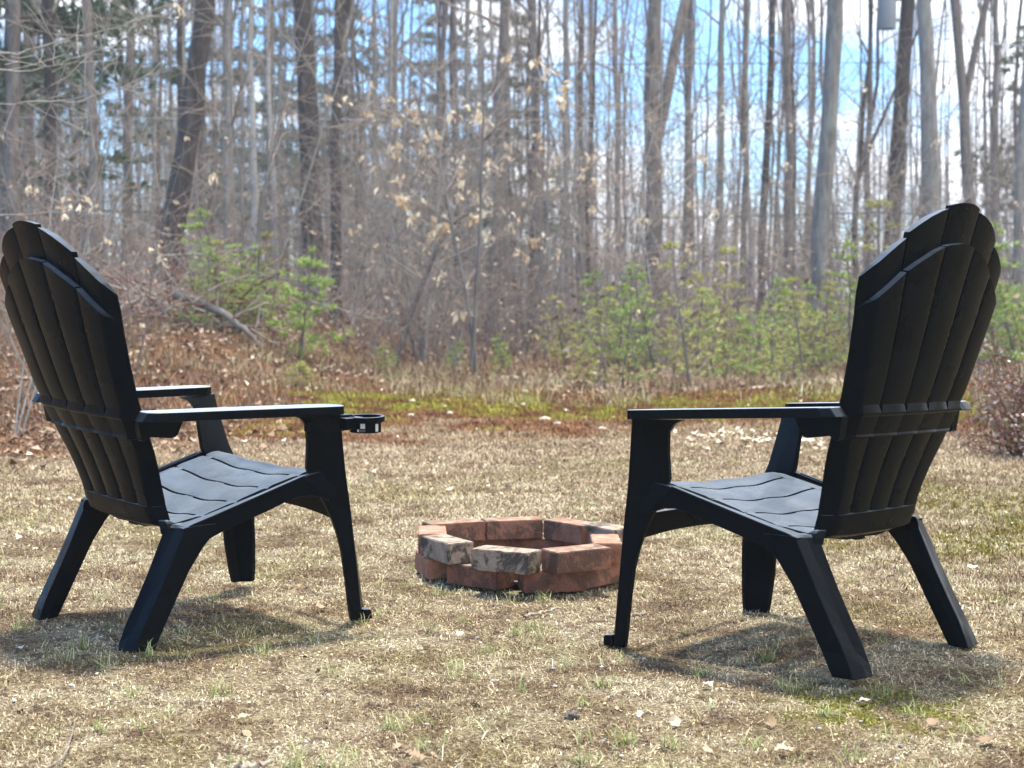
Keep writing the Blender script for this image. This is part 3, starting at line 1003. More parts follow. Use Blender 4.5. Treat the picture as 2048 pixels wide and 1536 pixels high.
LV = [(160, 1003, 1.5, 'pale oak leaf lying flat behind the cup holder chair back'), (40, 1287, 1.1, 'broad pale leaf alone on the lawn at the far left edge'), (1975, 1475, 1.35, 'large curled brown leaf in the right foreground'),
      (1540, 1432, 1.1, 'upright pale round leaf below the right chair'), (1415, 1362, 1.0, 'whitish leaf scrap in front of the right chair shadow'), (490, 1424, 1.2, 'bleached feather like leaf flat on the grass in front of the left chair'),
      (835, 1505, 1.1, 'narrow brown leaf low in the middle foreground'), (1120, 973, 1.3, 'tan leaf on the lawn straight beyond the fire pit'), (1945, 1128, 1.2, 'tan leaf on the moss beside the right chair'),
      (1730, 1395, .8, 'small pale leaf on the green moss patch in the foreground'), (1932, 1192, .9, 'small cream leaf right of the right chair rear leg'), (1865, 1440, 1.0, 'shrivelled dark leaf near the right foreground edge'),
      (1570, 1490, 1.3, 'pair of tan leaf halves in the foreground grass'), (1350, 1430, 1.0, 'tan leaf in grass left of the upright leaf'), (920, 1258, .8, 'small white leaf between the pit and the left chair'),
      (640, 1205, .9, 'long whitish leaf just behind the left chair front foot'), (1085, 948, .9, 'thin pale leaf far out on the lawn'), (1385, 878, 1.5, 'cream leaf at the edge of the pale leaf patch')]
for k, (u, v, s, lab) in enumerate(LV):
    px, py = gp(u, v, .01)
    o = bpy.data.objects.new('fallen_leaf', leafs[k % 6]); link(o)
    o.location = (px, py, float(H(px, py)) + .012)
    o.rotation_euler = (random.Random(k).uniform(-.25, .25), random.Random(k + 9).uniform(-.3, .1), k * 2.1)
    if 'upright' in lab: o.rotation_euler = (R(60), 0, .4)
    s *= .50
    o.scale = (s, s, s)
    tag(o, lab, 'leaf', 'dry leaves on the lawn')

_r = random.Random(21)
for k in range(46):
    v_ = _r.uniform(1050, 1525) if k < 34 else _r.uniform(880, 1040)
    px, py = gp(_r.uniform(20, 2030), v_, 0)
    o = bpy.data.objects.new('fallen_leaf', leafs[_r.randrange(6)]); link(o)
    o.location = (px, py, float(H(px, py)) + .003)
    o.rotation_euler = (_r.uniform(-.3, .3), _r.uniform(-.4, .2), _r.uniform(0, 6.28))
    q = _r.uniform(.28, .55); o.scale = (q, q * _r.uniform(.6, 1), q)
    tag(o, 'small dry leaf scrap half buried in the short lawn grass', 'leaf', 'small leaf scraps in the lawn')
# sticks and cone
def stick(name, pts, r0, lab, cat='stick', mt='stick'):
    mb = MB()
    P = np.array([(*gp(u, v, .01), 0) for u, v in pts]); P[:, 2] = H(P[:, 0], P[:, 1]) + .010
    t = np.linspace(0, 1, 14)
    cum = np.linspace(0, 1, len(P))
    Pi = np.stack([np.interp(t, cum, P[:, k]) for k in range(3)], -1)
    rs_ = np.random.RandomState(int(pts[0][0]))
    Pi += rs_.randn(*Pi.shape) * r0 * .35
    mb.tube(Pi, r0 * (1 - .5 * t), 7)
    o = mb.mesh(name, [M[mt]])
    return tag(o, lab, cat)
stick('stick', [(1052, 1222), (1085, 1213), (1122, 1203)], .0045, 'grey twig lying in the grass just in front of the brick ring')
stick('stick', [(472, 1528), (508, 1520), (545, 1512)], .007, 'thick weathered stick at the bottom edge left of centre')
stick('stick', [(1268, 1222), (1292, 1218)], .005, 'short dark twig behind the right chair front foot')
stick('stick', [(65, 1540), (130, 1500), (150, 1440)], .0025, 'thin bent twig in the bottom left foreground')
px, py = gp(1145, 1420, .01)
mb_pts = [(px + .006 * math.cos(k * 2.4) * (k % 5) / 2.5, py + .006 * math.sin(k * 2.4) * (k % 5) / 2.5, float(H(px, py)) + .006 + .002 * (k % 4)) for k in range(18)]
o = blobs('pine_cone', mb_pts, [.007] * 18, M['bark_brown'], 5)
tag(o, 'small dark broken pine cone on the grass in the middle foreground', 'pine cone')

# ------------------------------------------------------------------ leaf litter and heath, beyond the lawn
def scatter(n, x0, x1, y0, y1, f):
    x = x0 + (x1 - x0) * rng.rand(n); y = y0 + (y1 - y0) * rng.rand(n)
    k = f(x, y) > rng.rand(n)
    return x[k], y[k]
# brown litter: bank and forest floor
x, y = scatter(34000, -6, 6, 6.5, 22, lambda x, y: (np.abs(x) < .36 * y) * np.clip(sstep(13.0, 14.5, y + 2 * (vnoise(x, y, 1.1) - .5)) + sstep(-.9, -2.2, x + (vnoise(x, y, .8) - .5)) * sstep(6.5, 9, y), 0, 1) * np.clip(14 / y, .3, 1) ** 2)
s_ = .012 + .030 * rng.rand(len(x))
tag(flakes('leaf_litter', x, y, s_, M['litter'], .03, .9), kind='stuff')
# pale litter patch by the right chair, and along the band edge
x, y = scatter(1800, .8, 1.95, 7.9, 9.6, lambda x, y: np.exp(-((x - 1.42) / .36) ** 2 - ((y - 8.75) / .45) ** 2) * (vnoise(x, y, .12) > .42))
s_ = .012 + .022 * rng.rand(len(x))
tag(flakes('pale_leaf_patch', x, y, s_, M['pale_litter'], .02, .7), kind='stuff')
x, y = scatter(700, -2.5, 3.2, 5.0, 13, lambda x, y: (np.abs(x) < .36 * y) * (.25 + .75 * sstep(9, 12, y)))
tag(flakes('scattered_leaves', x, y, .008 + .018 * rng.rand(len(x)), M['pale_litter'], .02, .7), kind='stuff')

# heath and wiry brush on the bank and behind the moss
x, y = scatter(70000, -6, 6, 8, 18, lambda x, y: (np.abs(x) < .37 * y) * np.clip(sstep(-1.0, -2.0, x + (vnoise(x, y, .7) - .5)) * sstep(8.2, 9.6, y) * .8 + .8 * sstep(12.4, 13.2, y) * sstep(.3, .5, vnoise(x + 7, y, .9)) , 0, 1) * sstep(.22, .5, vnoise(x + 3, y + 3, .5)))
n = len(x)
blades('heath_brush', x, y, .06 + .13 * rng.rand(n), .003 + .004 * rng.rand(n), R(35) + R(50) * rng.rand(n), M['heath_far'], bend=.8)
# reddish fringe right of centre, at the lawn edge; moss cushion blades
x, y = scatter(60000, -2.4, 4.5, 8.8, 13.4, lambda x, y: (np.abs(x) < .36 * y) * sstep(-2.2, -1.3, x) * .9)
n = len(x)
blades('moss_cushion', x, y, .012 + .03 * rng.rand(n), .004 + .004 * rng.rand(n), R(40) + R(45) * rng.rand(n), litter_material('moss_tips', (1.05, 1.05, .95), .3, ((.6, .55, .5), (1.35, 1.35, 1.2))), bend=.9)
# rough tawny grass and stems breaking up the edge between moss and wood
x, y = scatter(16000, -3, 6, 11.6, 15.5, lambda x, y: (np.abs(x) < .37 * y) * sstep(.42, .62, vnoise(x + 30, y * 1.6, .55)))
n = len(x)
blades('tawny_edge_grass', x, y, .05 + .16 * rng.rand(n) ** 1.5, .003 + .003 * rng.rand(n), R(30) + R(55) * rng.rand(n), M['edge_grass'], bend=.7)
# moss on the right
x, y = scatter(30000, .9, 2.4, 3.6, 6.8, lambda x, y: (x < .36 * y) * sstep(.9, 1.3, x) * .9)
n = len(x)
blades('moss_tufts', x, y, .008 + .016 * rng.rand(n), .0018 + .002 * rng.rand(n), R(30) + R(55) * rng.rand(n), M['thatch'], bend=.9)

# ------------------------------------------------------------------ trees
def wander(rs, p, d, length, n, wob, up=0.0):
    P = [np.array(p, float)]; d = np.array(d, float); d /= np.linalg.norm(d)
    for _ in range(n):
        d = d + rs.randn(3) * wob + np.array([0, 0, up]); d /= np.linalg.norm(d)
        P.append(P[-1] + d * length / n)
    return np.array(P)

def grow_branch(mb, rs, p, d, length, r, level, k, m=1, twig_m=1, up=.05):
    n = max(3, int(length / .35)) if level < 2 else 3
    P = wander(rs, p, d, length, n, .13, up)
    rad = r * (1 - .8 * np.linspace(0, 1, len(P)))
    mb.tube(P, np.maximum(rad, .0022), k, m if level == 0 else twig_m)
    if level >= 3: return
    cnt = {0: max(2, int(length * 3.2)), 1: max(2, int(length * 4)), 2: 2 if length > .35 else 0}[level]
    for _ in range(cnt):
        t = rs.uniform(.22, 1.0); i = min(len(P) - 2, int(t * (len(P) - 1)))
        q = P[i] + (P[i + 1] - P[i]) * rs.rand()
        ax = P[i + 1] - P[i]; ax /= np.linalg.norm(ax)
        v = rs.randn(3); v -= ax * v.dot(ax); v /= np.linalg.norm(v)
        nd_ = ax * rs.uniform(.6, 1.0) + v * rs.uniform(.5, .9)
        grow_branch(mb, rs, q, nd_, length * rs.uniform(.28, .5), max(r * .38 * (1 - .5 * t), .0025), level + 1, 3, m, twig_m, up)

def hardwood(name, seed, h=15, r=.14, lean=(0, 0), first=3.0, nb=22, fork=None, mats=None, dead=6, crook=.02):
    rs = np.random.RandomState(seed)
    mats = mats or [M['bark_grey'], M['twig']]
    root = bpy.data.objects.new(name, None); link(root)
    mt = MB()
    n = 26
    z = np.linspace(-.25, h, n)
    wx = np.cumsum(rs.randn(n)) * crook; wy = np.cumsum(rs.randn(n)) * crook
    wx -= wx[2]; wy -= wy[2]
    P = np.stack([wx + lean[0] * z, wy + lean[1] * z, z], -1)
    rad = r * (1 - .78 * np.clip(z / h, 0, 1)) * (1 + .55 * np.exp(-np.clip(z + .2, 0, 9) / .22)) * (1 + .05 * rs.randn(n))
    mt.tube(P, rad, 12, 0)
    stems = [(P, rad)]
    if fork:
        i = int(np.searchsorted(z, fork[0]))
        Pf = wander(rs, P[i], (fork[1], rs.uniform(-.1, .1), 1), h - fork[0], 14, .05, .06)
        rf = rad[i] * .8 * (1 - .8 * np.linspace(0, 1, len(Pf)))
        mt.tube(Pf, rf, 9, 0); stems.append((Pf, rf))
    mt.mesh('trunk', mats, root)
    mc = MB()
    for Ps, rr in stems:
        zz = Ps[:, 2]
        for b in range(nb):
            zb = first + (h - first - .3) * (b + rs.rand()) / nb
            if zb < zz[1] or zb > zz[-1]: continue
            q = np.array([np.interp(zb, zz, Ps[:, k]) for k in range(3)])
            a = rs.rand() * 2 * math.pi
            ln = (1.0 - .55 * zb / h) * rs.uniform(1.1, 2.7) * min(1.0, h / 11)
            grow_branch(mc, rs, q, (math.cos(a), math.sin(a), rs.uniform(.5, 1.5)), ln, np.interp(zb, zz, rr) * .42, 0, 4)
    for b in range(dead):
        zb = rs.uniform(.8, first + 1); a = rs.rand() * 2 * math.pi
        q = np.array([np.interp(zb, z, P[:, k]) for k in range(3)])
        Pd = wander(rs, q, (math.cos(a), math.sin(a), rs.uniform(-.1, .5)), rs.uniform(.4, 1.4), 5, .16)
        mc.tube(Pd, np.linspace(.010, .003, len(Pd)), 3, 1)
        for _ in range(4):
            i = rs.randint(1, 5); Pt = wander(rs, Pd[i], rs.randn(3), rs.uniform(.15, .5), 3, .2)
            mc.tube(Pt, np.linspace(.004, .002, len(Pt)), 3, 1)
    if mc.V: mc.mesh('crown', mats, root)
    return root

def needles(mb, rs, c, d, n, ln, m, spread=.9, wd=.0035):
    d = np.asarray(d, float); d /= np.linalg.norm(d) + 1e-9
    v = d + rs.randn(n, 3) * spread * .6; v /= np.linalg.norm(v, axis=1)[:, None]
    c = np.asarray(c, float)
    s = np.cross(v, rs.randn(n, 3)); s /= np.linalg.norm(s, axis=1)[:, None] + 1e-9
    o = c + rs.randn(n, 3) * ln * .12
    L_ = ln * rs.uniform(.6, 1.1, (n, 1))
    V = np.stack([o - s * wd, o + s * wd, o + v * L_], 1)
    T = np.arange(n * 3).reshape(n, 3)
    mb.tris(V.reshape(-1, 3), T, m)

def conifer(name, seed, h=1.8, needle='pine', sparse=1.0, ln=.085, first=.12, top_r=.9, tuft=12, whorl=.26, wd=.0085):
    rs = np.random.RandomState(seed)
    root = bpy.data.objects.new(name, None); link(root)
    mt = MB(); z = np.linspace(-.1, h, 10)
    P = np.stack([np.cumsum(rs.randn(10)) * .012 * h / 2, np.cumsum(rs.randn(10)) * .012 * h / 2, z], -1)
    mt.tube(P, .012 * h * (1 - .9 * np.linspace(0, 1, 10)) + .003, 7, 0)
    mt.mesh('trunk', [M['bark_brown'], M[needle]], root)
    mc = MB()
    zb = first * h
    while zb < h * .98:
        t = zb / h
        nb = max(2, int(rs.randint(3, 6) * sparse))
        for b in range(nb):
            a = rs.rand() * 2 * math.pi
            L_ = h * .33 * top_r * (1 - t) ** .75 * rs.uniform(.7, 1.2) + .05
            q = np.array([np.interp(zb, z, P[:, k]) for k in range(3)])
            Pb = wander(rs, q, (math.cos(a), math.sin(a), .35 if needle != 'hemlock' else .0), L_, 6, .08, .03 if needle != 'hemlock' else -.03)
            mc.tube(Pb, np.linspace(.006, .002, 7) * max(1, h / 2.5), 3, 0)
            nsub = max(3, int(L_ / .085))
            for s_ in range(nsub):
                tt = .25 + .75 * (s_ + rs.rand()) / nsub
                i = min(5, int(tt * 6)); c = Pb[i] + (Pb[min(6, i + 1)] - Pb[i]) * (tt * 6 - i)
                dr = Pb[min(6, i + 1)] - Pb[i]; dr /= np.linalg.norm(dr) + 1e-9
                off = rs.randn(3) * np.array([1, 1, .35]) * L_ * .16
                needles(mc, rs, c + off, dr + rs.randn(3) * .5 + np.array([0, 0, .25]), tuft, ln, 1, .9, wd * (.6 + .2 * h))
        zb += whorl * rs.uniform(.7, 1.2) * (h / 2 if h < 3 else h / 9)
    if needle != 'hemlock': needles(mc, rs, P[-1], (0, 0, 1), tuft * 2, ln, 1, .9, wd)
    mc.mesh('crown', [M['bark_brown'], M[needle]], root, smooth=False)
    return root

def brush(name, seed, h=3.0, stems=4, leaves=0, mats=None, leaf='beech', lsize=.035, fan=.25, r=.012, nb=9):
    rs = np.random.RandomState(seed)
    mats = mats or [M['bark_grey'], M['twig'], M[leaf]]
    root = bpy.data.objects.new(name, None); link(root)
    mb = MB(); ml = MB()
    pts = []
    for s in range(stems):
        a = rs.rand() * 2 * math.pi
        hh = h * rs.uniform(.6, 1)
        P = wander(rs, (rs.randn() * .05, rs.randn() * .05, -.1), (math.cos(a) * fan, math.sin(a) * fan, 1), hh, 10, .06, .02)
        mb.tube(P, r * rs.uniform(.7, 1.2) * (1 - .8 * np.linspace(0, 1, 11)), 5, 0)
        for b in range(nb):
            i = rs.randint(2, 10); a = rs.rand() * 2 * math.pi
            Pb = wander(rs, P[i], (math.cos(a), math.sin(a), rs.uniform(.1, .9)), hh * rs.uniform(.15, .4), 5, .12, .02)
            mb.tube(Pb, np.linspace(r * .35, .0018, 6), 3, 1)
            for c in range(5):
                j = rs.randint(1, 6); v = Pb[j] - Pb[j - 1]; v /= np.linalg.norm(v)
                Pc = wander(rs, Pb[j], v + rs.randn(3) * .5, hh * rs.uniform(.05, .16), 3, .12, .02)
                mb.tube(Pc, np.linspace(.003, .0014, 4), 3, 1)
                pts += [Pc[1], Pc[2], Pc[3]]
    mb.mesh('branches', mats, root)
    if leaves and pts:
        pts = np.array(pts)
        hub = pts[rs.randint(0, len(pts), max(4, leaves // 5))]
        c = hub[rs.randint(0, len(hub), leaves)] + rs.randn(leaves, 3) * np.array([.035, .035, .03])
        for p in c:
            d = rs.randn(3) * .5 + np.array([0, 0, -.8]); d /= np.linalg.norm(d)
            s_ = np.cross(d, rs.randn(3)); s_ /= np.linalg.norm(s_); nrm = np.cross(d, s_)
            L_ = lsize * rs.uniform(.7, 1.5); W = L_ * .27
            V = [p, p + d * L_ * .45 + s_ * W + nrm * W * .5, p + d * L_ * .5, p + d * L_ * .45 - s_ * W + nrm * W * .5, p + d * L_]
            ml.tris(V, [(0, 1, 2), (0, 2, 3), (1, 4, 2), (2, 4, 3)], 2)
        ml.mesh('leaves', mats, root, smooth=False)
    return root

def put(o, x, y, rz=0, s=1.0, dz=0):
    o.location = (x, y, float(H(x, y)) + dz)
    o.rotation_euler = (0, 0, rz)
    o.scale = (s, s, s)
    return o

# --- the trees one can name: pixel at trunk foot area, distance
NT = [
 # u at horizon, D, radius, lean, first, fork, mats, seed, label
 (325, 22, .17, (.16, .0), 4.5, None, 'd', 1, 'thick dark trunk leaning right above the leafy bank at left'),
 (632, 23, .165, (-.035, 0), 5.5, None, 'd', 2, 'stout dark straight trunk rising behind the bright green pine sapling'),
 (672, 21, .075, (.01, 0), 2.6, (3.2, .28), 'd', 3, 'slim dark trunk just right of the stout dark one, arching limbs to the right'),
 (458, 27, .10, (-.01, 0), 5, None, 'g', 4, 'grey straight trunk between the leaning trunk and the stout dark one'),
 (195, 24, .085, (-.02, 0), 4, None, 'b', 5, 'brown slim trunk rising above the left chair'),
 (545, 30, .085, (.0, 0), 5, None, 'g', 6, 'slender grey trunk left of the stout dark trunk'),
 (1083, 30, .115, (-.02, 0), 6, None, 'b', 7, 'straight brown trunk just right of the picture centre'),
 (1305, 24, .145, (-.0, 0), 5.5, (2.9, .17), 'b', 8, 'large forked trunk splitting in two high over the green saplings'),
 (1430, 33, .10, (.01, 0), 6, None, 'g', 9, 'grey trunk halfway between the forked trunk and the right chair'),
 (1633, 19, .115, (.035, 0), 4.2, None, 'l', 10, 'tall lichen grey trunk left of the right chair back'),
 (1878, 25, .155, (-.045, 0), 5.5, None, 'g', 11, 'thick grey trunk right of the utility pole'),
 (985, 26, .12, (.03, 0), 4.0, None, 'gd', 12, 'dark trunk behind the pale leafed sapling at centre'),
 (1522, 31, .09, (.01, 0), 4, None, 'd', 13, 'dark narrow trunk with a broken bark scar over the shrubs'),
 (1950, 27, .11, (-.06, 0), 4.5, (3.5, .2), 'b', 14, 'brown forked trunk above the right chair rim'),
 (2035, 24, .085, (.01, 0), 5, None, 'g', 15, 'grey trunk at the far right edge'),
 (110, 26, .12, (-.01, 0), 4, None, 'd', 16, 'dark trunk above the left chair back'),
 (30, 23, .10, (.01, 0), 3.5, None, 'b', 17, 'brown trunk at the far left edge'),
 (255, 30, .10, (.02, 0), 4.5, None, 'b', 18, 'brown trunk crossing behind the leaning trunk'),
 (780, 32, .085, (.03, 0), 5, None, 'g', 19, 'slim grey trunk right of the stout dark pair'),
 (852, 27, .065, (.05, 0), 4, None, 'b', 20, 'thin brown trunk leaning right near the centre left'),
 (1180, 34, .085, (-.01, 0), 5, None, 'b', 21, 'slender brown trunk between the centre and the forked trunk'),
 (1235, 38, .10, (.01, 0), 6, None, 'b', 22, 'far brown trunk left of the forked trunk'),
 (1370, 29, .07, (.02, 0), 4, None, 'b', 23, 'thin trunk right of the forked trunk'),
 (1575, 36, .09, (-.01, 0), 5, None, 'b', 24, 'brown trunk left of the lichen grey one'),
 (1700, 28, .055, (.05, 0), 3.0, (2.5, .3), 'd', 25, 'thin dark sapling trunk leaning towards the utility pole'),
 (1995, 33, .085, (-.02, 0), 5, None, 'b', 26, 'slim brown trunk beyond the right chair top'),
 (400, 33, .085, (.0, 0), 5, None, 'g', 27, 'slender trunk in front of the far grove at left'),
 (510, 22, .05, (.01, 0), 4, None, 'w', 28, 'thin white birch trunk left of the stout dark one'),
 (552, 24, .045, (-.01, 0), 4, None, 'w', 29, 'thin white birch trunk nearest the stout dark one'),
 (782, 26, .05, (.01, 0), 4, None, 'w', 30, 'white birch trunk between the dark pair and centre'),
 (1698, 20, .032, (-.06, 0), 1.6, None, 'w', 31, 'short pale leaning birch stem beside the right chair back'),
 (920, 30, .075, (-.02, 0), 4.5, None, 'b', 32, 'brown trunk just left of the leafed centre sapling'),
]
MT = {'g': ['bark_grey', 'twig'], 'b': ['bark_brown', 'twig'], 'd': ['bark_dark', 'twig'], 'gd': ['bark_brown', 'twig'], 'l': ['bark_grey', 'twig'], 'w': ['bark_pale', 'twig']}
for (u, D, r, lean, first, fork, mk, seed, lab) in NT:
    x = PX(u, D)
    hh = 13 + (seed % 4) if r > .06 else (9 if r > .04 else 3.2)
    t = hardwood('birch_tree' if mk == 'w' else 'bare_tree', 100 + seed, hh, r, lean, first, 14 if r > .06 else 9, fork, [M[k] for k in MT[mk]], 7)
    put(t, x, D)
    tag(t, lab, 'tree', 'bare trees along the edge of the wood')

# --- background trees: copies
protos = []
for k in range(9):
    t = hardwood('bare_tree', 500 + k, 13.5 + k % 3, .040 + .010 * (k % 4), (random.Random(k).uniform(-.04, .04), 0), 3.2 + (k % 3), 17, (3 + k % 4, .22 * (-1) ** k) if k % 3 == 0 else None, [M[('bark_brown', 'bark_grey', 'bark_dark')[k % 3]], M['twig']], 8, .03)
    protos.append(t)
rr = random.Random(11)
n_mid = 0
spots = []
def free(x, y, d):
    return all((x - a) ** 2 + (y - b) ** 2 > d * d for a, b in spots)
for (u, D, *_) in NT: spots.append((PX(u, D), D))
tries = 0
while n_mid < 104 and tries < 4000:
    tries += 1
    D = rr.uniform(25, 48)
    u = rr.uniform(-120, 2170)
    if u > 1150 and rr.random() < .25: continue
    x = PX(u, D)
    if not free(x, D, 1.0): continue
    spots.append((x, D))
    t = protos[n_mid] if n_mid < len(protos) else copy_tree(protos[n_mid % len(protos)])
    put(t, x, D, rr.uniform(0, 6.28), rr.uniform(.75, 1.15))
    tag(t, 'slender bare tree standing in the middle depth of the wood', 'tree', 'bare trees deeper in the wood')
    n_mid += 1
# far trees: single meshes
def join_tree(t):
    """trunk and crown of a prototype as one mesh, for copies too small to show parts"""
    me = bpy.data.meshes.new('far_tree')
    bm = bmesh.new()
    for ch in t.children: bm.from_mesh(ch.data)
    bm.to_mesh(me); bm.free()
    for mslot in t.children[0].data.materials: me.materials.append(mslot)
    for p in me.polygons: p.use_smooth = True
    return me
far_meshes = [join_tree(t) for t in protos]
n_far = 0
while n_far < 175:
    D = rr.uniform(46, 95); u = rr.uniform(-60, 2110)
    if u > 1250 and rr.random() < .35: continue
    x = PX(u, D)
    o = bpy.data.objects.new('far_tree', far_meshes[n_far % len(far_meshes)]); link(o)
    put(o, x, D, rr.uniform(0, 6.28), rr.uniform(.85, 1.25))
    tag(o, 'far bare tree at the back of the wood', 'tree', 'bare trees at the back of the wood')
    n_far += 1

# distant wood: a mass of stems and twigs
mb = MB(); rs = np.random.RandomState(77)
for k in range(1700):
    D = rs.uniform(62, 150); x = PX(rs.uniform(-80, 2130), D)
    z0 = float(H(x, D)); hh = rs.uniform(4, 13) * (.7 if x > 4 else 1)
    P = wander(rs, (x, D, z0), (rs.uniform(-.1, .1), 0, 1), hh, 4, .03)
    mb.tube(P, np.linspace(1, .3, 5) * rs.uniform(.012, .05) * (D / 80 + .4), 4)
    for b in range(6):
        i = rs.randint(1, 4); Pb = wander(rs, P[i], (rs.uniform(-1, 1), 0, 1), rs.uniform(1, 3), 3, .1)
        mb.tube(Pb, np.linspace(.018, .006, 4) * D / 80, 3)
o = mb.mesh('distant_wood', [M['twig']])
tag(o, 'hazy mass of thin stems at the far side of the wood', None, None, 'stuff')

# --- tall dark evergreens
ev = conifer('evergreen_tree', 61, 14, 'hemlock', 1.2, .22, .14, .62, 16, .5)
pines = [(20, 27, 1.0, 'dark hemlock at the far left edge'), (75, 36, 1.1, 'dark evergreen behind the trees at upper left'), (420, 52, 1.1, 'far evergreen between trunks at upper left'), (700, 55, 1.05, 'far evergreen behind the slim dark trunk'),
         (880, 60, 1.1, 'far evergreen left of centre'), (1010, 50, .9, 'far evergreen behind the centre sapling'), (570, 64, 1.2, 'tall far evergreen left of the stout trunk'), (2120, 40, .9, 'far evergreen at the right edge')]
for k, (u, D, s, lab) in enumerate(pines):
    t = ev if k == 0 else copy_tree(ev)
    put(t, PX(u, D), D, k * 1.3, s)
    tag(t, lab, 'tree', 'tall dark evergreens in the wood')

# --- green saplings
pa = conifer('pine_sapling', 71, 1.35, 'pine', 1.3, .10, .06, 1.0, 14)
pb_ = conifer('pine_sapling', 72, 2.0, 'pine', .95, .085, .1, 1.1, 13)
pc = conifer('pine_sapling', 73, 1.8, 'pine_yellow', .95, .07, .08, 1.2, 12)
pd = conifer('pine_sapling', 74, .55, 'pine_yellow', 1.4, .06, .05, 1.3, 14)
SP = [(pa, 602, 13.6, .62, 'bright green young pine at the foot of the stout dark trunk'), (pb_, 450, 14.9, .62, 'loose green pine sapling on the bank behind the log'), (pa, 770, 14.8, .24, 'tiny green pine at the foot of the leaning dark sapling'),
      (pd, 598, 11.9, .42, 'small yellow green seedling in the heath left of the moss'), (pb_, 1310, 17, .62, 'green pine sapling under the forked trunk'), (pc, 1400, 16.5, .62, 'yellowish green sapling right of the forked trunk'),
      (pb_, 1500, 16.0, .6, 'green sapling among the shrubs left of the lichen grey trunk'), (pc, 1580, 16, .6, 'yellowish sapling beside the lichen grey trunk'), (pb_, 1190, 17.5, .55, 'low green sapling left of the forked trunk'),
      (pc, 1225, 18, .6, 'low yellowish sapling in the brush at centre right'), (pb_, 1430, 15.0, .52, 'low green sapling in front of the brush'), (pc, 1130, 17, .45, 'small sapling behind the moss at centre right'),
      (pb_, 2030, 15.5, .62, 'full green pine right of the right chair'), (pa, 1990, 16, .72, 'dense green pine behind the right chair back'), (pb_, 1960, 13.5, .6, 'small green sapling behind the shrub at right'),
      (pc, 1745, 20, 1.05, 'yellow green sapling at the foot of the utility pole'), (pb_, 1700, 16, .6, 'low green sapling hard by the right chair back'), (pb_, 1545, 15, .5, 'bushy green seedling nearest the lichen grey trunk'),
      (pa, 905, 15, .26, 'knee high green seedling at the foot of the leafed sapling'), (pa, 1010, 15.2, .27, 'low green seedling right of the leafed sapling'), (pc, 1350, 15.5, .5, 'low yellowish sapling below the forked trunk'), (pb_, 1270, 16, .5, 'short green sapling left below the forked trunk'),
      (pc, 505, 15.2, .5, 'thin yellowish sapling on the bank'), (pb_, 395, 17, .55, 'green sapling high on the bank at left'), (pc, 1460, 18, .8, 'tall yellowish sapling in the brush'), (pc, 1640, 17, .7, 'yellowish sapling right below the lichen grey trunk')]
_r = random.Random(4)
for k in range(17):
    u_ = _r.uniform(1110, 1680)
    SP.append(((pb_, pc, pc)[k % 3], u_, _r.uniform(13.2, 19), _r.uniform(.28, .66), 'feathery green sapling in the low thicket at the right of the wood edge'))
for k, u_ in enumerate((415, 440, 475, 495, 520)):
    SP.append(((pb_, pc, pa)[k % 3], u_, 13.8 + .3 * k, .38 + .07 * (k % 3), 'feathery green sapling in the clump on the leafy bank behind the left chair'))
for k in range(8):
    SP.append(((pb_, pc)[k % 2], _r.uniform(1960, 2120), _r.uniform(14, 20), _r.uniform(.4, .75), 'feathery green sapling behind the reddish shrubs at the right edge'))
used = set()
for k, (p, u, D, s, lab) in enumerate(SP):
    t = p if id(p) not in used else copy_tree(p)
    used.add(id(p))
    put(t, PX(u, D), D, k * 1.7, s)
    t.rotation_euler[0] = _r.uniform(-.16, .16); t.rotation_euler[1] = _r.uniform(-.16, .16); t.scale = (s * _r.uniform(.9, 1.5), s * _r.uniform(.9, 1.5), s * _r.uniform(.7, 1.15))
    tag(t, lab, 'sapling', 'young evergreens at the edge of the wood')

# --- beech saplings with pale leaves
be = [brush('beech_sapling', 81, 4.2, 2, 170, None, 'beech', .075, .07, .022, 15), brush('beech_sapling', 82, 3.4, 3, 42, None, 'beech', .075, .35, .014, 12)]
BS = [(0, 950, 15.0, 1.0, 0.2, 'tall sapling hung with pale dead leaves at the centre'), (1, 925, 14.6, .55, 2.0, 'low leafy shoot at the foot of the centre sapling'), (1, 110, 9.6, .62, 1.0, 'wide twiggy sapling with tan leaves above the left chair'),
      (1, 255, 10.5, .62, 3.2, 'twiggy sapling with tan leaves right of the left chair back'), (0, 1085, 19, .85, 1.3, 'sapling with a few pale leaves right of centre'), (1, 1160, 18, 1.0, 4.0, 'spreading sapling with pale leaves over the green brush'),
      (0, 840, 18, 1.0, 2.6, 'sapling with pale leaves left of centre'), (1, 1330, 17, .8, 5.1, 'sapling with scattered pale leaves under the forked trunk'), (1, 20, 8.8, .62, 5.6, 'twiggy sapling with few leaves at the far left edge')]
used = set()
for k, (i, u, D, s, rz, lab) in enumerate(BS):
    t = be[i] if i not in used else copy_tree(be[i]); used.add(i)
    put(t, PX(u, D), D, rz, s)
    tag(t, lab, 'sapling', 'saplings holding pale dead leaves')

# --- bare saplings / brush
br = [brush('bare_sapling', 91 + k, 3.2 + .5 * (k % 3), 3 + k % 3, 14 if k % 2 else 0, None, 'beech', .06, .30, .010 + .003 * (k % 2), 11) for k in range(7)]
k = 0
tries = 0
while k < 120 and tries < 3000:
    tries += 1
    D = 13.5 + 26 * rr.random() ** 1.1; u = rr.uniform(-80, 2130)
    x = PX(u, D)
    if D < 17.5 and u > 560: continue
    t = br[k] if k < len(br) else copy_tree(br[k % len(br)])
    put(t, x, D, rr.uniform(0, 6.28), rr.uniform(.6, 1.3))
    tag(t, 'bare grey multi stemmed sapling in the undergrowth', 'sapling', 'bare saplings in the undergrowth')
    k += 1
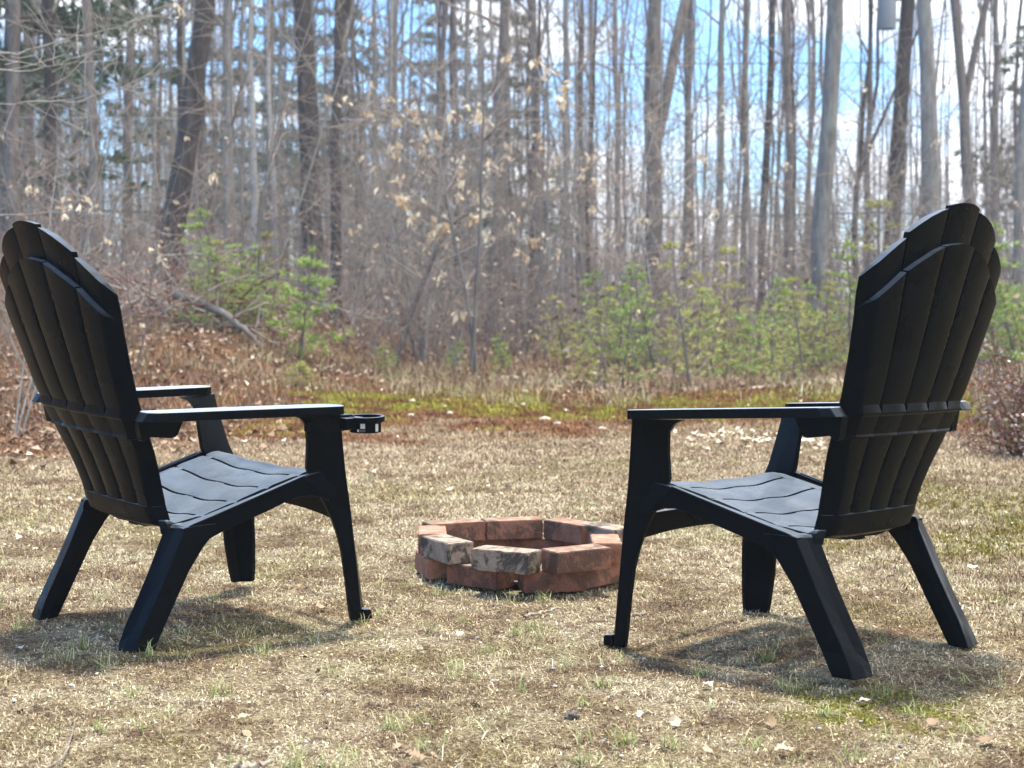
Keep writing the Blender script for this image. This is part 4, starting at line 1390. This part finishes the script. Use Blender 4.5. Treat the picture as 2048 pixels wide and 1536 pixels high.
# leaning dark sapling
mb = MB(); P = np.array([[PX(u, 15.6), 15.6 + .1 * j, .7705 - 15.6 * (v - 594) / 3199] for j, (u, v) in enumerate([(788, 735), (800, 690), (822, 620), (845, 560), (868, 500), (885, 462), (905, 438), (935, 420)])])
mb.tube(P, np.linspace(.036, .014, 8), 8)
ld = bpy.data.objects.new('leaning_sapling', None); link(ld)
mb.mesh('trunk', [M['bark_dark']], ld)
mb = MB(); rs = np.random.RandomState(5)
for _ in range(14):
    i = rs.randint(2, 7); grow_branch(mb, rs, P[i], (rs.uniform(-1, 1), rs.uniform(-.4, .4), rs.uniform(.2, 1)), rs.uniform(.4, 1.0), .008, 1, 3, 0, 0)
mb.mesh('crown', [M['twig']], ld)
tag(ld, 'dark reddish sapling leaning right behind the heath, left of centre', 'tree')

# --- undergrowth of fine twigs as one mass
mb = MB(); rs = np.random.RandomState(31)
for k in range(4200):
    D = 14 + 18 * rs.rand(); u = rs.uniform(-60, 2110); x = PX(u, D)
    if D < 17 and 500 < u < 1700: continue
    P = wander(rs, (x, D, float(H(x, D)) - .03), (rs.uniform(-.7, .7), rs.uniform(-.3, .3), 1), rs.uniform(.3, 1.5), 4, .18)
    mb.tube(P, np.linspace(.006, .002, 5), 3, 0 if rs.rand() < .7 else 1)
o = mb.mesh('undergrowth', [M['twig'], M['twig_red']])
tag(o, kind='stuff')
# brown dead fern / leaf clumps hanging in the undergrowth
x = []; 
n = 9000
D = 14.5 + 20 * rng.rand(n); u = -60 + 2170 * rng.rand(n); xx = (u - 1024) / 3199 * D
zz = H(xx, D) + .05 + 1.3 * rng.rand(n) ** 2.2
a = rng.randn(n, 3); a /= np.linalg.norm(a, axis=1)[:, None]; b = np.cross(a, rng.randn(n, 3)); b /= np.linalg.norm(b, axis=1)[:, None]
c = np.stack([xx, D, zz], -1); s_ = (.016 + .028 * rng.rand(n))[:, None]
V = np.stack([c - a * s_, c - b * s_ * .5, c + a * s_, c + b * s_ * .5], 1).reshape(-1, 3); i = np.arange(n)[:, None] * 4
tag(np_mesh('hanging_dead_leaves', V, i + np.array([[0, 1, 2, 3]]), None, M['litter']), kind='stuff')

# --- shrub at right
def round_shrub(name, seed, rx, h, nleaf):
    rs = np.random.RandomState(seed)
    root = bpy.data.objects.new(name, None); link(root)
    mb = MB(); tips = []
    for k in range(60):
        a = rs.rand() * 6.283; e_ = rs.uniform(.15, 1.3)
        P = wander(rs, (rs.randn() * .06, rs.randn() * .06, -.02), (math.cos(a) * math.cos(e_), math.sin(a) * math.cos(e_), math.sin(e_)), rs.uniform(.6, 1.05) * math.hypot(rx * math.cos(e_), h * math.sin(e_)), 6, .12, .02)
        mb.tube(P, np.linspace(.005, .0018, 7), 4, 0)
        tips += list(P[2:])
        for _ in range(4):
            j = rs.randint(2, 6); Pt = wander(rs, P[j], rs.randn(3) + np.array([0, 0, .5]), rs.uniform(.08, .2), 3, .15)
            mb.tube(Pt, np.linspace(.0025, .0012, 4), 3, 0); tips += list(Pt[1:])
    mb.mesh('branches', [M['twig_red'], M['shrub_leaf']], root)
    tips = np.array(tips); ml = MB()
    c = tips[rs.randint(0, len(tips), nleaf)] + rs.randn(nleaf, 3) * .03
    d = rs.randn(nleaf, 3) + np.array([0, 0, .4]); d /= np.linalg.norm(d, axis=1)[:, None]
    s = np.cross(d, rs.randn(nleaf, 3)); s /= np.linalg.norm(s, axis=1)[:, None]
    L_ = rs.uniform(.016, .034, (nleaf, 1)); W = L_ * .30
    V = np.stack([c, c + d * L_ * .5 + s * W, c + d * L_, c + d * L_ * .5 - s * W], 1).reshape(-1, 3)
    i = np.arange(nleaf)[:, None] * 4
    T = np.concatenate([i + np.array([[0, 1, 2]]), i + np.array([[0, 2, 3]])])
    ml.tris(V, T, 1)
    ml.mesh('foliage', [M['twig_red'], M['shrub_leaf']], root, smooth=False)
    return root
sh = round_shrub('low_shrub', 5, .55, .62, 3600)
put(sh, PX(2075, 7.9), 7.9); tag(sh, 'glossy reddish leaved shrub at the right edge of the lawn', 'shrub', 'reddish shrubs at the lawn edge')
sh2 = copy_tree(sh); put(sh2, PX(2035, 9.6), 9.6, 2.0, .75); tag(sh2, 'smaller reddish shrub behind the glossy one at right', 'shrub')

# --- log and brush pile on the bank
mb = MB()
P = np.array([[PX(u, D), D, .7705 - D * (v - 594) / 3199] for u, v, D in ((352, 588, 14.0), (400, 606, 13.9), (450, 625, 13.8), (490, 642, 13.7), (525, 662, 13.6))])
P[-1][2] = float(H(P[-1][0], P[-1][1])) + .01; P[-2][2] = (P[-1][2] + P[-3][2]) / 2
t_ = np.linspace(0, 4, 16); P = np.stack([np.interp(t_, np.arange(5), P[:, q]) for q in range(3)], -1) + np.random.RandomState(2).randn(16, 3) * .006
mb.tube(P, np.linspace(.040, .022, 16), 9)
o = mb.mesh('fallen_log', [M['bark_brown']]); tag(o, 'fallen brown log slanting down the leafy bank at left', 'log')
mb = MB(); rs = np.random.RandomState(8)
for _ in range(230):
    D = rs.uniform(13.8, 15.6); x = PX(rs.uniform(225, 540), D); z = float(H(x, D)) + rs.rand() ** 1.5 * .30 * (1.2 - abs(x + 2.9))
    P = wander(rs, (x, D, z), (rs.uniform(-1, 1), rs.uniform(-.5, .5), rs.uniform(-.3, .5)), rs.uniform(.3, 1.0), 4, .12)
    mb.tube(P, np.linspace(.010, .004, 5), 4, 0 if rs.rand() < .5 else 1)
o = mb.mesh('brush_pile', [M['twig'], M['twig_red']]); tag(o, 'tangled heap of fallen twigs on the bank', None, None, 'stuff')
# long thin horizontal dead branches at left
BR = [([(-40, 225), (60, 205), (150, 205), (215, 180), (260, 165)], 8.5, .006, 'long thin bare branch curving across the upper left'), ([(-30, 110), (40, 108), (120, 82), (200, 60), (300, 25)], 8.8, .006, 'bare branch rising from the left edge near the top'),
      ([(-30, 140), (60, 145), (140, 118), (230, 88)], 8.2, .005, 'thin bare branch second from the top at left'), ([(-40, 430), (60, 432), (150, 420), (260, 438), (330, 470)], 9.5, .006, 'thin bare branch running over the left chair'),
      ([(320, 512), (400, 508), (470, 500)], 14, .010, 'pale dead branch lying level over the green sapling'), ([(440, 560), (520, 552), (590, 562), (625, 580)], 14, .009, 'pale arching branch in front of the stout dark trunk'),
      ([(610, 600), (700, 625), (760, 640), (800, 648)], 14.5, .008, 'thin arched stem behind the heath')]
for pts, D, r_, lab in BR:
    mb = MB(); rs = np.random.RandomState(int(D * 10) + len(pts))
    P = np.array([[PX(u, D), D + .05 * j, .7705 - D * (v - 594) / 3199] for j, (u, v) in enumerate(pts)])
    t = np.linspace(0, len(P) - 1, 18); P = np.stack([np.interp(t, np.arange(len(P)), P[:, q]) for q in range(3)], -1) + rs.randn(18, 3) * .006
    mb.tube(P, np.linspace(r_, r_ * .35, 18), 5)
    for _ in range(14):
        i = rs.randint(2, 17); grow_branch(mb, rs, P[i], (P[i] - P[i - 1]) / .1 + rs.randn(3) * .6, rs.uniform(.15, .5), .003, 2, 3, 0, 0)
    o = mb.mesh('bare_branch', [M['bark_grey']]); tag(o, lab, 'branch', 'thin bare branches at the wood edge')

# ------------------------------------------------------------------ utility pole, wires
pole = empty('utility_pole', (0, 0, 0))
D = 30.0
def up(u, v, D): return (PX(u, D), D, .7705 - D * (v - 594) / 3199)
zb = float(H(PX(1765, D), D))
mb = MB(); top = up(1822, -260, D); bot = up(1768, 640, D)
bot = (bot[0], bot[1], zb - .3)
P = np.array([np.array(bot) + (np.array(top) - np.array(bot)) * t for t in np.linspace(0, 1, 8)])
mb.tube(P, np.linspace(.155, .12, 8), 14); mb.mesh('pole_shaft', [M['bark_dark']], pole)
mb = MB(); P2 = P + np.array([.17, -.03, 0]); mb.tube(P2[:7], np.full(7, .022), 8); mb.mesh('conduit', [M['conduit']], pole)
mb = MB(); c = np.array(up(1765, 0, D)); z1 = up(0, 66, D)[2]; z2 = up(0, -60, D)[2]
mb.tube([(c[0], D - .05, z1), (c[0], D - .05, z1 + .02), (c[0], D - .05, z2 - .05), (c[0], D - .05, z2)], [.15, .165, .165, .12], 20)
mb.mesh('transformer', [M['steel_grey']], pole)
for zz_ in (z1 + .18, z1 + .55):
    mb = MB(); mb.tube([(c[0], D - .05, zz_), (c[0] + .34, D, zz_)], [.035, .035], 6); mb.mesh('hanger_arm', [M['steel_grey']], pole)
tag(pole, 'dark wooden utility pole with a grey transformer and pale conduit', 'utility pole')
def wire(a, b, sag, r, matn, lab):
    mb = MB(); t = np.linspace(0, 1, 40)
    P = np.array(a)[None] * (1 - t)[:, None] + np.array(b)[None] * t[:, None]
    P[:, 2] -= sag * 4 * t * (1 - t)
    mb.tube(P, np.full(40, r), 6)
    o = mb.mesh('power_line', [M[matn]]); tag(o, lab, 'cable', 'overhead lines to the utility pole')
wire(up(-300, 395, 30), up(1770, 425, 30), .25, .016, 'cable', 'thick black cable crossing the wood lowest, left of the pole')
wire(up(1775, 425, 30), up(2500, 475, 30), .06, .016, 'cable', 'thick black cable leaving the pole lowest to the right')
wire(up(-300, 128, 30), up(1800, 130, 30), .05, .008, 'cable', 'thin dark wire crossing high left of the pole')
wire(up(-300, 235, 30), up(1795, 246, 30), .02, .007, 'cable_pale', 'thin pale wire crossing at middle height')
wire(up(1812, 76, 30), up(2400, 118, 29), .06, .010, 'cable_pale', 'bright wire leaving the pole towards the upper right')
wire(up(1805, 125, 30), up(2400, 140, 30), .03, .009, 'cable', 'thin dark wire right of the pole')

# ------------------------------------------------------------------ haze in the air
hz = obj('haze', [(x, y, z) for z in (-5.5, 24) for x, y in ((-150, -7), (150, -7), (150, 330), (-150, 330))], [(0, 3, 2, 1), (4, 5, 6, 7), (0, 1, 5, 4), (1, 2, 6, 5), (2, 3, 7, 6), (3, 0, 4, 7)], None)
mh = bpy.data.materials.new('haze_air'); mh.use_nodes = True
nth = mh.node_tree
for n_ in list(nth.nodes):
    if n_.type != 'OUTPUT_MATERIAL': nth.nodes.remove(n_)
pv = nth.nodes.new('ShaderNodeVolumePrincipled')
pv.inputs['Color'].default_value = (.94, .95, .97, 1)
pv.inputs['Density'].default_value = .0016
pv.inputs['Anisotropy'].default_value = .2
nth.links.new(pv.outputs['Volume'], [n_ for n_ in nth.nodes if n_.type == 'OUTPUT_MATERIAL'][0].inputs['Volume'])
hz.data.materials.clear(); hz.data.materials.append(mh)
tag(hz, kind='stuff')
